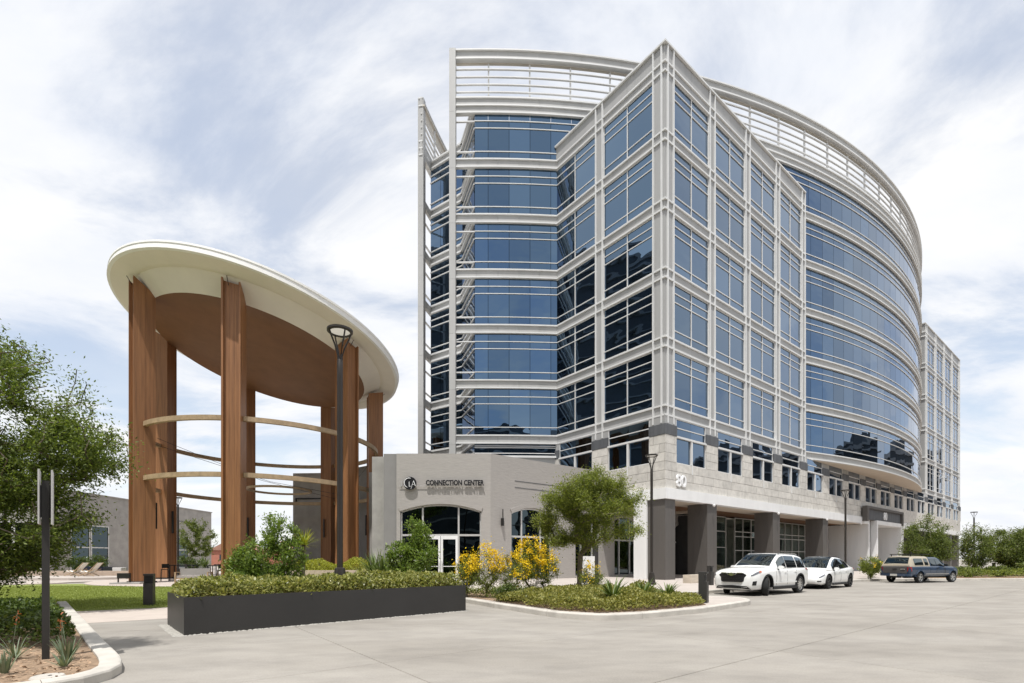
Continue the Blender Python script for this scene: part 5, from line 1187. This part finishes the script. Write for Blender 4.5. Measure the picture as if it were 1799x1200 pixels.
def carve(me, cuts):
    """cut the wheel wells out of a closed body mesh"""
    o = link('cut_body', me); ms = []
    for (x, z, r, y0, y1) in cuts:
        c = MB().lathe([(r, y0), (r, y1)], 36, (x, 0, z), 'y').build('cut', 'trim'); ms.append(c)
        md = o.modifiers.new('b', 'BOOLEAN'); md.object = c; md.operation = 'DIFFERENCE'; md.solver = 'EXACT'
    dg = bpy.context.evaluated_depsgraph_get(); new = bpy.data.meshes.new_from_object(o.evaluated_get(dg))
    for c in ms: bpy.data.objects.remove(c)
    bpy.data.objects.remove(o)
    new.polygons.foreach_set('use_smooth', [True] * len(new.polygons)); new.set_sharp_from_angle(angle=R(32))
    return new
def house_y(x, z, gh):
    zbelt, zr, wb, wt = interp(gh, x); u = min(max((z - zbelt) / max(zr - zbelt, 1e-3), 0), 1); return wb + (wt - wb) * (u ** 1.25)
def greenhouse(gh, x0, x1, n=34):
    rings = []
    for i in range(n + 1):
        x = x0 + (x1 - x0) * i / n; zbelt, zr, wb, wt = interp(gh, x); half = []
        for u in (0.0, .25, .5, .75, .90): half.append((wb + (wt - wb) * (u ** 1.25), zbelt - .03 + (zr - zbelt + .03) * u))
        half += [(wt * .95, zr - .025 * min(1, (zr - zbelt) * 3)), (wt * .80, zr), (wt * .4, zr + .02)]
        rings.append([(x, y, z) for y, z in half] + [(x, 0, zr + .026)] + [(x, -y, z) for y, z in reversed(half)])
    return MB().loft(rings)
def side_glass(gh, xa, xb, s, lo=.035, hi=.10, slant=0.0, n=8, off=.006):
    """a side window following the cabin surface"""
    b = MB(); R0, R1 = [], []
    for i in range(n + 1):
        u = i / n; xl = xa + (xb - xa) * u; zbelt, zr, _, _ = interp(gh, xl); z0 = zbelt + lo; z1 = max(z0 + .015, zr - hi); xt = xl + slant * (z1 - z0)
        zm = (z0 + z1) / 2; xm = (xl + xt) / 2
        R0.append([(xl, s * (house_y(xl, z0, gh) + off), z0), (xm, s * (house_y(xm, zm, gh) + off + .004), zm), (xt, s * (house_y(xt, z1, gh) + off), z1)])
    k = len(R0[0]); vs = [p for r in R0 for p in r]; fs = [(i * k + j, (i + 1) * k + j, (i + 1) * k + j + 1, i * k + j + 1) for i in range(n) for j in range(k - 1)]
    m2 = len(vs); vs += [(x, y - s * .012, z) for x, y, z in vs]; fs += [tuple(q + m2 for q in reversed(f)) for f in fs]
    return b.add(vs, fs)
def top_glass(gh, xa, xb, frac=.86, n=8, off=.008, frac2=None):
    """windscreen or rear window: a strip on the upper surface"""
    vs, fs = [], []; M_ = 8
    for i in range(n + 1):
        x = xa + (xb - xa) * i / n; zbelt, zr, wb, wt = interp(gh, x); f = frac + ((frac2 or frac) - frac) * i / n
        for j in range(M_ + 1):
            q = -1 + 2 * j / M_; y = q * wt * f; z = zr + .02 * (1 - abs(q)) + .004; vs.append((x, y, z + off))
    for i in range(n):
        for j in range(M_): a = i * (M_ + 1) + j; fs.append((a, a + M_ + 1, a + M_ + 2, a + 1))
    return MB().add(vs, fs)
def wheel(parent, x, y, r, w, rim, rim_r, spokes, steer=0.0, seed=0):
    s = 1 if y > 0 else -1; o = link('wheel', None, parent, (x, y, r)); o.rotation_euler = (0, 0, steer)
    MB().lathe([(rim_r, -w / 2), (r - .035, -w / 2), (r - .008, -w / 2 + .03), (r, -w / 4), (r, w / 4), (r - .008, w / 2 - .03), (r - .035, w / 2), (rim_r, w / 2), (rim_r, -w / 2)], 32, axis='y', caps=False).build('tyre', 'tyre', o, 30)
    b = MB(); yo = s * (w / 2 - .03)
    b.lathe([(rim_r + .004, yo - s * .10), (rim_r + .004, yo + s * .018), (rim_r - .022, yo + s * .012), (rim_r - .03, yo - s * .06)], 32, axis='y')
    b.lathe([(.01, yo + s * .01), (.05, yo + s * .008), (.055, yo - s * .04), (.01, yo - s * .05)], 14, axis='y')
    for k in range(spokes):
        a = 2 * math.pi * k / spokes + .2; c, d = math.cos(a), math.sin(a); p = lambda rr, t, h: (rr * c - t * d, yo + s * h, rr * d + t * c)
        w0, w1 = .030, .024
        b.loft([[p(.04, -w0, -.05), p(.04, w0, -.05), p(.04, w0, .004), p(.04, -w0, .004)], [p(rim_r - .01, -w1, -.05), p(rim_r - .01, w1, -.05), p(rim_r - .01, w1, .006), p(rim_r - .01, -w1, .006)]])
    b.build('rim', rim, o, 30); MB().lathe([(.01, yo - s * .075), (rim_r, yo - s * .08), (rim_r, yo - s * .09), (.01, yo - s * .1)], 24, axis='y').build('brake_disc', 'trim', o)
def body_mesh(tab, x0, x1, m, cuts, n=56):
    xs = [x0 + (x1 - x0) * (0.5 - 0.5 * math.cos(math.pi * i / n)) for i in range(n + 1)]
    me = MB().loft([body_ring(x, tab) for x in xs]).mesh('body', m); return carve(me, cuts)
def patch(name, m, parent, pts, depth=.03, dirn=(1, 0, 0), smooth=False):
    """thin solid from an outline, pushed along dirn"""
    d = Vector(dirn).normalized() * depth; n = len(pts); a = [Vector(p) - d for p in pts]; b = [Vector(p) for p in pts]
    return MB().add(a + b, [tuple(range(n)), tuple(range(2 * n - 1, n - 1, -1))] + [(i, (i + 1) % n, n + (i + 1) % n, n + i) for i in range(n)]).build(name, m, parent, smooth)
def mirror_(parent, x, y, z, m):
    s = 1 if y > 0 else -1; o = link('wing_mirror', None, parent, (x, y, z))
    MB().loft([[(.07 * k, s * t, -.05 * k), (-.06 * k, s * t, -.06 * k), (-.07 * k, s * t, .08 * k), (.05 * k, s * t, .09 * k)] for k, t in ((.45, 0), (.95, .04), (1, .16), (.55, .23))]).build('housing', m, o, True)
    MB().box(-.03, .03, min(-s * .1, s * .02), max(-s * .1, s * .02), -.09, -.03).build('arm', 'trim', o)
def dressed(parent, tab, gh, xs_doors, zb, m='trim'):
    pass
def on_side(tab, x, z):
    r = body_ring(x, tab)[1:11]
    for (x0, y0, z0), (x1, y1, z1) in zip(r, r[1:]):
        if z0 <= z <= z1: return y0 + (y1 - y0) * (z - z0) / max(z1 - z0, 1e-5)
    return r[4][1]
def skin(name, m, parent, tab, s, lo, hi, off=.010, n=10):
    """a lamp lens that follows the body side between two (x, z) curves"""
    def at(c, u): k = u * (len(c) - 1); i = min(int(k), len(c) - 2); f = k - i; return c[i][0] + (c[i + 1][0] - c[i][0]) * f, c[i][1] + (c[i + 1][1] - c[i][1]) * f
    vs, fs = [], []
    for i in range(n + 1):
        (x0, z0), (x1, z1) = at(lo, i / n), at(hi, i / n)
        for j in range(4):
            x, z = x0 + (x1 - x0) * j / 3, z0 + (z1 - z0) * j / 3; vs.append((x, s * (on_side(tab, x, z) + off), z))
    fs = [(i * 4 + j, (i + 1) * 4 + j, (i + 1) * 4 + j + 1, i * 4 + j + 1) for i in range(n) for j in range(3)]
    k = len(vs); vs += [(x - .02, y - s * .03, z) for x, y, z in vs]; fs += [tuple(q + k for q in reversed(f)) for f in fs]
    edge = [(i * 4, (i + 1) * 4) for i in range(n)] + [((i + 1) * 4 + 3, i * 4 + 3) for i in range(n)] + [(j + 1, j) for j in range(3)] + [(n * 4 + j, n * 4 + j + 1) for j in range(3)]
    fs += [(a, b, b + k, a + k) for a, b in edge]
    return MB().add(vs, fs).build(name, m, parent, True)
def seam(parent, tab, x, z0, z1, s, lean=0.0):
    pts = [(x + lean * (z - z0), s * (on_side(tab, x, z) + .001), z) for z in np.linspace(z0, z1, 9)]
    MB().tube(pts, .006, 4).build('door_seam', 'trim', parent)
def handle(parent, tab, x, z, s, m): 
    y = on_side(tab, x, z); MB().box(x - .09, x + .09, min(s * (y - .01), s * (y + .025)), max(s * (y - .01), s * (y + .025)), z - .016, z + .016).build('door_handle', m, parent)
def arch_trim(parent, tab, x, z, r, s, m, t=.07, proud=.012, a0=-8, a1=188):
    rings = []
    for i in range(25):
        a = R(a0 + (a1 - a0) * i / 24); c, d = math.cos(a), math.sin(a)
        y = min(on_side(tab, x + (r + t * .5) * c, max(z + (r + t * .5) * d, .26)), 1.2)
        rings.append([(x + r * c, s * (y - .12), z + r * d), (x + r * c, s * (y + proud), z + r * d), (x + (r + t) * c, s * (y + proud * .6), z + (r + t) * d), (x + (r + t) * c, s * (y - .12), z + (r + t) * d)])
    MB().loft(rings).build('arch_trim', m, parent, 40)

# ---------------------------------------------------------------- white three-row SUV
def suv(loc, rz):
    t = thing('suv', 'white three-row SUV parked nearest the island, front wheels turned', 'car', (*loc, 0), rz)
    tab = [(-2.50, .42, .98, 1.02, .72), (-2.42, .34, 1.06, 1.10, .84), (-2.2, .27, 1.10, 1.13, .92), (-1.4, .24, 1.10, 1.13, .965), (0, .23, 1.09, 1.12, .955), (.9, .23, 1.09, 1.19, .96), (1.45, .24, 1.07, 1.18, .965), (2.0, .24, 1.01, 1.12, .94), (2.28, .24, .95, 1.05, .88), (2.40, .27, .86, .96, .80), (2.46, .33, .72, .78, .68)]
    wr = .385; cuts = [(1.425, .40, .44, .55, 1.3), (1.425, .40, .44, -1.3, -.55), (-1.425, .40, .44, .55, 1.3), (-1.425, .40, .44, -1.3, -.55)]
    link('body', body_mesh(tab, -2.5, 2.46, 'car_white', cuts), t)
    MB().box(-2.2, 2.1, -.56, .56, .2, .6).build('underbody', 'trim', t)
    gh = [(-2.42, 1.08, 1.10, .80, .70), (-2.25, 1.09, 1.38, .84, .68), (-2.0, 1.09, 1.62, .87, .66), (-1.4, 1.10, 1.71, .90, .66), (-.3, 1.10, 1.735, .90, .67), (.05, 1.10, 1.70, .90, .68), (.48, 1.11, 1.48, .90, .72), (.95, 1.13, 1.16, .88, .80)]
    greenhouse(gh, -2.42, .95).build('cabin', 'car_white', t, 40)
    top_glass(gh, .88, .08, .93, frac2=.95).build('windscreen', 'car_glass', t, True); top_glass(gh, -2.36, -2.06, .88).build('rear_window', 'car_glass', t, True)
    for s in (1, -1):
        side_glass(gh, .50, -.20, s, slant=-.10).build('front_side_window', 'car_glass', t, True); side_glass(gh, -.28, -1.18, s).build('rear_side_window', 'car_glass', t, True); side_glass(gh, -1.26, -2.02, s, hi=.13, slant=-.05).build('quarter_window', 'car_glass', t, True)
        seam(t, tab, .72, .34, 1.0, s); seam(t, tab, -.24, .34, 1.04, s); seam(t, tab, -1.0, .5, 1.04, s, -.15)
        handle(t, tab, -.05, .93, s, 'car_white'); handle(t, tab, -.95, .95, s, 'car_white')
        mirror_(t, .52, s * .93, 1.13, 'car_white')
        for x in (1.425, -1.425): arch_trim(t, tab, x, .40, .43, s, 'trim', .055)
        skin('headlight', 'headlamp', t, tab, s, [(1.95, .965), (2.15, .90), (2.30, .85), (2.41, .80)], [(1.90, 1.03), (2.12, .985), (2.28, .93), (2.40, .855)])
        skin('indicator', 'amber', t, tab, s, [(1.88, .975), (2.05, .925)], [(1.86, 1.04), (2.03, .995)], .016)
        skin('fog_recess', 'trim', t, tab, s, [(2.24, .44), (2.40, .44)], [(2.22, .62), (2.38, .60)])
        MB().bar([(1.02, s * .955, .30), (-1.02, s * .955, .30)], .04, .12).build('sill_cladding', 'trim', t)
        MB().bar([(.0, s * .64, 1.705), (-.15, s * .64, 1.745), (-.9, s * .64, 1.755), (-1.6, s * .63, 1.735), (-1.75, s * .63, 1.685)], .035, .035).build('roof_rail', 'rim_silver', t)
        MB().bar([(1.0, s * .975, .52), (-1.0, s * .98, .53)], .02, .05).build('side_moulding', 'car_white', t)
        patch('tail_light', 'red_lamp', t, [(-2.40, s * .60, 1.0), (-2.28, s * .90, 1.0), (-2.05, s * .935, 1.06), (-2.1, s * .92, 1.10), (-2.38, s * .62, 1.08)], .05, (-1, s * .5, 0))
    gr = [(2.48, -.44, .93), (2.48, .44, .93), (2.44, .58, .86), (2.46, .49, .60), (2.50, .40, .56), (2.50, -.40, .56), (2.46, -.49, .60), (2.44, -.58, .86)]
    patch('grille', 'trim', t, gr, .12)
    for z in (.62, .69, .76, .83): MB().bar([(2.502, -.44, z), (2.515, 0, z), (2.502, .44, z)], .012, .012).build('grille_bar', 'rim_black', t)
    MB().bar([(2.48, -.46, .935), (2.50, -.24, .93), (2.515, -.14, .86), (2.515, .14, .86), (2.50, .24, .93), (2.48, .46, .935)], .025, .03).build('grille_trim', 'chrome', t)
    patch('badge', 'chrome', t, [(2.53, .10 * math.cos(a), .875 + .07 * math.sin(a)) for a in np.linspace(0, 2 * math.pi, 21)[:-1]], .03)
    patch('lower_grille', 'trim', t, [(2.47, -.62, .40), (2.49, .0, .43), (2.47, .62, .40), (2.42, .74, .28), (2.47, 0, .30), (2.42, -.74, .28)], .1)
    MB().bar([(2.30, -.80, .27), (2.42, -.55, .28), (2.47, 0, .28), (2.42, .55, .28), (2.30, .80, .27)], .03, .045).build('skid_trim', 'rim_silver', t)
    for x, st_ in ((1.425, R(24)), (-1.425, 0)):
        for s in (1, -1): wheel(t, x, s * .83, wr, .235, 'rim_silver', .255, 10, st_)
# ---------------------------------------------------------------- white hatchback
def hatch(loc, rz):
    t = thing('hatchback', 'white electric hatchback parked behind the SUV', 'car', (*loc, 0), rz)
    tab = [(-2.32, .42, .92, .96, .68), (-2.25, .34, 1.0, 1.05, .80), (-2.0, .25, 1.06, 1.12, .90), (-1.4, .20, 1.03, 1.08, .955), (0, .19, .96, 1.0, .94), (.9, .19, .92, 1.0, .945), (1.45, .20, .86, .98, .945), (1.95, .20, .74, .87, .91), (2.25, .21, .63, .73, .83), (2.38, .25, .55, .62, .72), (2.43, .32, .48, .52, .60)]
    wr = .355; cuts = [(1.445, .36, .40, .55, 1.3), (1.445, .36, .40, -1.3, -.55), (-1.445, .36, .40, .55, 1.3), (-1.445, .36, .40, -1.3, -.55)]
    link('body', body_mesh(tab, -2.32, 2.43, 'car_white', cuts), t); MB().box(-2.1, 2.1, -.56, .56, .16, .5).build('underbody', 'trim', t)
    gh = [(-2.1, 1.03, 1.06, .80, .70), (-1.75, 1.05, 1.24, .84, .64), (-1.2, 1.03, 1.47, .87, .62), (-.5, .98, 1.60, .88, .62), (.0, .96, 1.615, .88, .62), (.4, .95, 1.53, .88, .64), (.9, .95, 1.25, .88, .72), (1.38, .95, .97, .86, .80)]
    greenhouse(gh, -2.1, 1.38).build('cabin', 'car_white', t, 40)
    top_glass(gh, 1.28, .30, .95, frac2=.96).build('windscreen', 'car_glass', t, True); top_glass(gh, .26, -1.1, .93).build('glass_roof', 'car_glass', t, True); top_glass(gh, -1.14, -1.95, .90).build('rear_window', 'car_glass', t, True)
    for s in (1, -1):
        side_glass(gh, .85, .02, s, slant=-.14, hi=.08).build('front_side_window', 'car_glass', t, True); side_glass(gh, -.04, -1.35, s, hi=.09).build('rear_side_window', 'car_glass', t, True)
        seam(t, tab, .82, .3, .90, s); seam(t, tab, -.1, .3, .95, s); seam(t, tab, -.98, .5, .98, s, -.2); handle(t, tab, .12, .83, s, 'car_white'); handle(t, tab, -.8, .86, s, 'car_white'); mirror_(t, .78, s * .92, .99, 'car_white')
        MB().bar([(1.0, s * .93, .225), (-1.0, s * .93, .225)], .05, .09).build('sill_trim', 'trim', t)
        for x in (1.445, -1.445): arch_trim(t, tab, x, .36, .395, s, 'trim', .02, .004)
        skin('headlight', 'headlamp', t, tab, s, [(1.86, .70), (2.10, .62), (2.30, .555)], [(1.84, .75), (2.08, .685), (2.28, .605)])
        skin('air_duct', 'trim', t, tab, s, [(2.20, .37), (2.38, .37)], [(2.20, .42), (2.38, .42)])
        patch('tail_light', 'red_lamp', t, [(-2.28, s * .45, .95), (-2.12, s * .86, .93), (-1.98, s * .91, .98), (-2.0, s * .87, 1.03), (-2.24, s * .5, 1.02)], .05, (-1, s * .5, .2))
    patch('lower_grille', 'trim', t, [(2.43, -.42, .36), (2.46, 0, .375), (2.43, .42, .36), (2.37, .60, .28), (2.43, 0, .28), (2.37, -.60, .28)], .08)
    MB().bar([(2.28, -.74, .22), (2.44, -.4, .23), (2.46, 0, .23), (2.44, .4, .23), (2.28, .74, .22)], .03, .05).build('splitter', 'trim', t)
    for x, a in ((1.445, 0.05), (-1.445, 0)):
        for s in (1, -1): wheel(t, x, s * .815, wr, .245, 'rim_black', .255, 5, a)
# ---------------------------------------------------------------- blue pickup with a camper shell
def pickup(loc, rz):
    t = thing('pickup_truck', 'dark blue extended cab pickup with tan camper shell and roof rack', 'truck', (*loc, 0), rz)
    tab = [(-2.62, .50, 1.02, 1.03, .82), (-2.55, .44, 1.06, 1.07, .88), (-1.6, .40, 1.07, 1.08, .91), (0, .38, 1.06, 1.07, .91), (.95, .38, 1.03, 1.10, .91), (1.6, .38, .99, 1.08, .91), (2.1, .38, .95, 1.03, .88), (2.38, .40, .86, .93, .80), (2.46, .46, .74, .78, .68)]
    fx, rx, wr = 1.66, -1.67, .335; cuts = [(q, .36, .40, a, b) for q in (fx, rx) for a, b in ((.5, 1.3), (-1.3, -.5))]
    link('body', body_mesh(tab, -2.62, 2.46, 'car_blue', cuts), t); MB().box(-2.4, 2.1, -.52, .52, .3, .7).build('chassis', 'trim', t)
    gh = [(-.62, 1.04, 1.60, .86, .66), (-.4, 1.04, 1.615, .86, .66), (.25, 1.04, 1.62, .86, .66), (.50, 1.03, 1.55, .86, .67), (.85, 1.03, 1.30, .86, .72), (1.22, 1.03, 1.06, .85, .78)]
    greenhouse(gh, -.62, 1.22).build('cab', 'car_blue', t, 40); top_glass(gh, 1.14, .52, .93).build('windscreen', 'car_glass', t, True)
    sh = [(-2.60, 1.05, 1.10, .84, .80), (-2.45, 1.05, 1.35, .86, .74), (-2.22, 1.05, 1.62, .87, .68), (-2.0, 1.05, 1.67, .87, .67), (-.70, 1.05, 1.67, .87, .67), (-.66, 1.05, 1.64, .87, .67)]
    cs_ = greenhouse(sh, -2.60, -.66).build('camper_shell', 'car_tan', t, 40)
    top_glass(sh, -2.55, -2.27, .90).build('shell_rear_window', 'car_glass', t, True)
    for s in (1, -1):
        side_glass(sh, -1.30, -2.15, s, lo=.06, hi=.14).build('shell_window', 'car_glass', t, True); side_glass(sh, -.80, -1.15, s, lo=.06, hi=.14).build('shell_window', 'car_glass', t, True)
        side_glass(gh, .78, .05, s, slant=-.12, hi=.09).build('front_side_window', 'car_glass', t, True); side_glass(gh, -.02, -.52, s, hi=.09).build('rear_side_window', 'car_glass', t, True)
        seam(t, tab, .85, .45, 1.0, s); seam(t, tab, -.05, .45, 1.03, s); seam(t, tab, -.66, .42, 1.04, s); handle(t, tab, .1, .93, s, 'trim'); mirror_(t, .72, s * .90, 1.10, 'trim')
        for x in (fx, rx): arch_trim(t, tab, x, .36, .392, s, 'car_blue', .075, .03, 5, 175)
        MB().bar([(1.2, s * .915, .56), (-1.2, s * .915, .56)], .02, .05).build('side_moulding', 'rim_silver', t)
        patch('tail_light', 'red_lamp', t, [(-2.635, s * .70, .72), (-2.60, s * .87, .72), (-2.50, s * .905, .72), (-2.50, s * .90, 1.0), (-2.60, s * .86, 1.0), (-2.635, s * .70, 1.0)], .04, (-1, s * .3, 0))
        skin('headlight', 'headlamp', t, tab, s, [(2.16, .72), (2.42, .68)], [(2.14, .86), (2.40, .80)])
        MB().bar([(-.1, s * .55, 1.79), (-2.2, s * .55, 1.79)], .03, .04).build('roof_rack_rail', 'trim', t)
        for x in (-.9, -2.05): MB().box(x - .02, x + .02, s * .55 - .02, s * .55 + .02, 1.66, 1.78).build('rack_foot', 'trim', t)
    for x in (-.9, -2.05): MB().bar([(x, -.6, 1.80), (x, .6, 1.80)], .05, .03).build('rack_crossbar', 'trim', t)
    MB().box(-2.08, -2.02, -.62, -.58, 1.78, 1.95).build('rack_stop', 'trim', t)
    patch('tailgate', 'car_grey', t, [(-2.645, -.68, .60), (-2.645, .68, .60), (-2.66, .69, .98), (-2.63, .69, 1.03), (-2.63, -.69, 1.03), (-2.66, -.69, .98)], .05, (-1, 0, 0))
    MB().box(-2.675, -2.655, -.13, .13, .83, .89).build('tailgate_handle', 'trim', t); MB().box(-2.672, -2.655, -.60, -.34, .84, .88).build('maker_plate', 'rim_silver', t)
    MB().loft([[(x - .09, y, .42), (x + .05, y, .42), (x + .05, y, .57), (x - .09, y, .58)] for x, y in ((-2.52, -.89), (-2.62, -.72), (-2.65, 0), (-2.62, .72), (-2.52, .89))]).build('rear_bumper', 'car_blue', t, 40)
    MB().box(-2.77, -2.755, -.20, .20, .43, .56).build('number_plate', 'plate', t); MB().tube([(-2.4, -.45, .36), (-2.72, -.45, .35)], .035, 10).build('exhaust_pipe', 'chrome', t, True)
    for x in (fx, rx):
        for s in (1, -1): wheel(t, x, s * .80, wr, .23, 'rim_silver', .23, 5, -.12 if x == fx else 0)
hd = math.atan2(-U.y, -U.x)
def place(front_left_wheel, yaw, fx, fy):
    f = Vector((math.cos(yaw), math.sin(yaw))); l = Vector((-f.y, f.x)); p = Vector(front_left_wheel) - f * fx - l * fy; return (p.x, p.y)
suv(place((10.42, 19.95), hd - .03, 1.425, .93), hd - .03)
hatch(place((15.85, 24.45), hd, 1.445, .93), hd)
ty = math.atan2(.36, .93)
pickup(place((25.5, 30.55), ty, -1.67, -.9), ty)
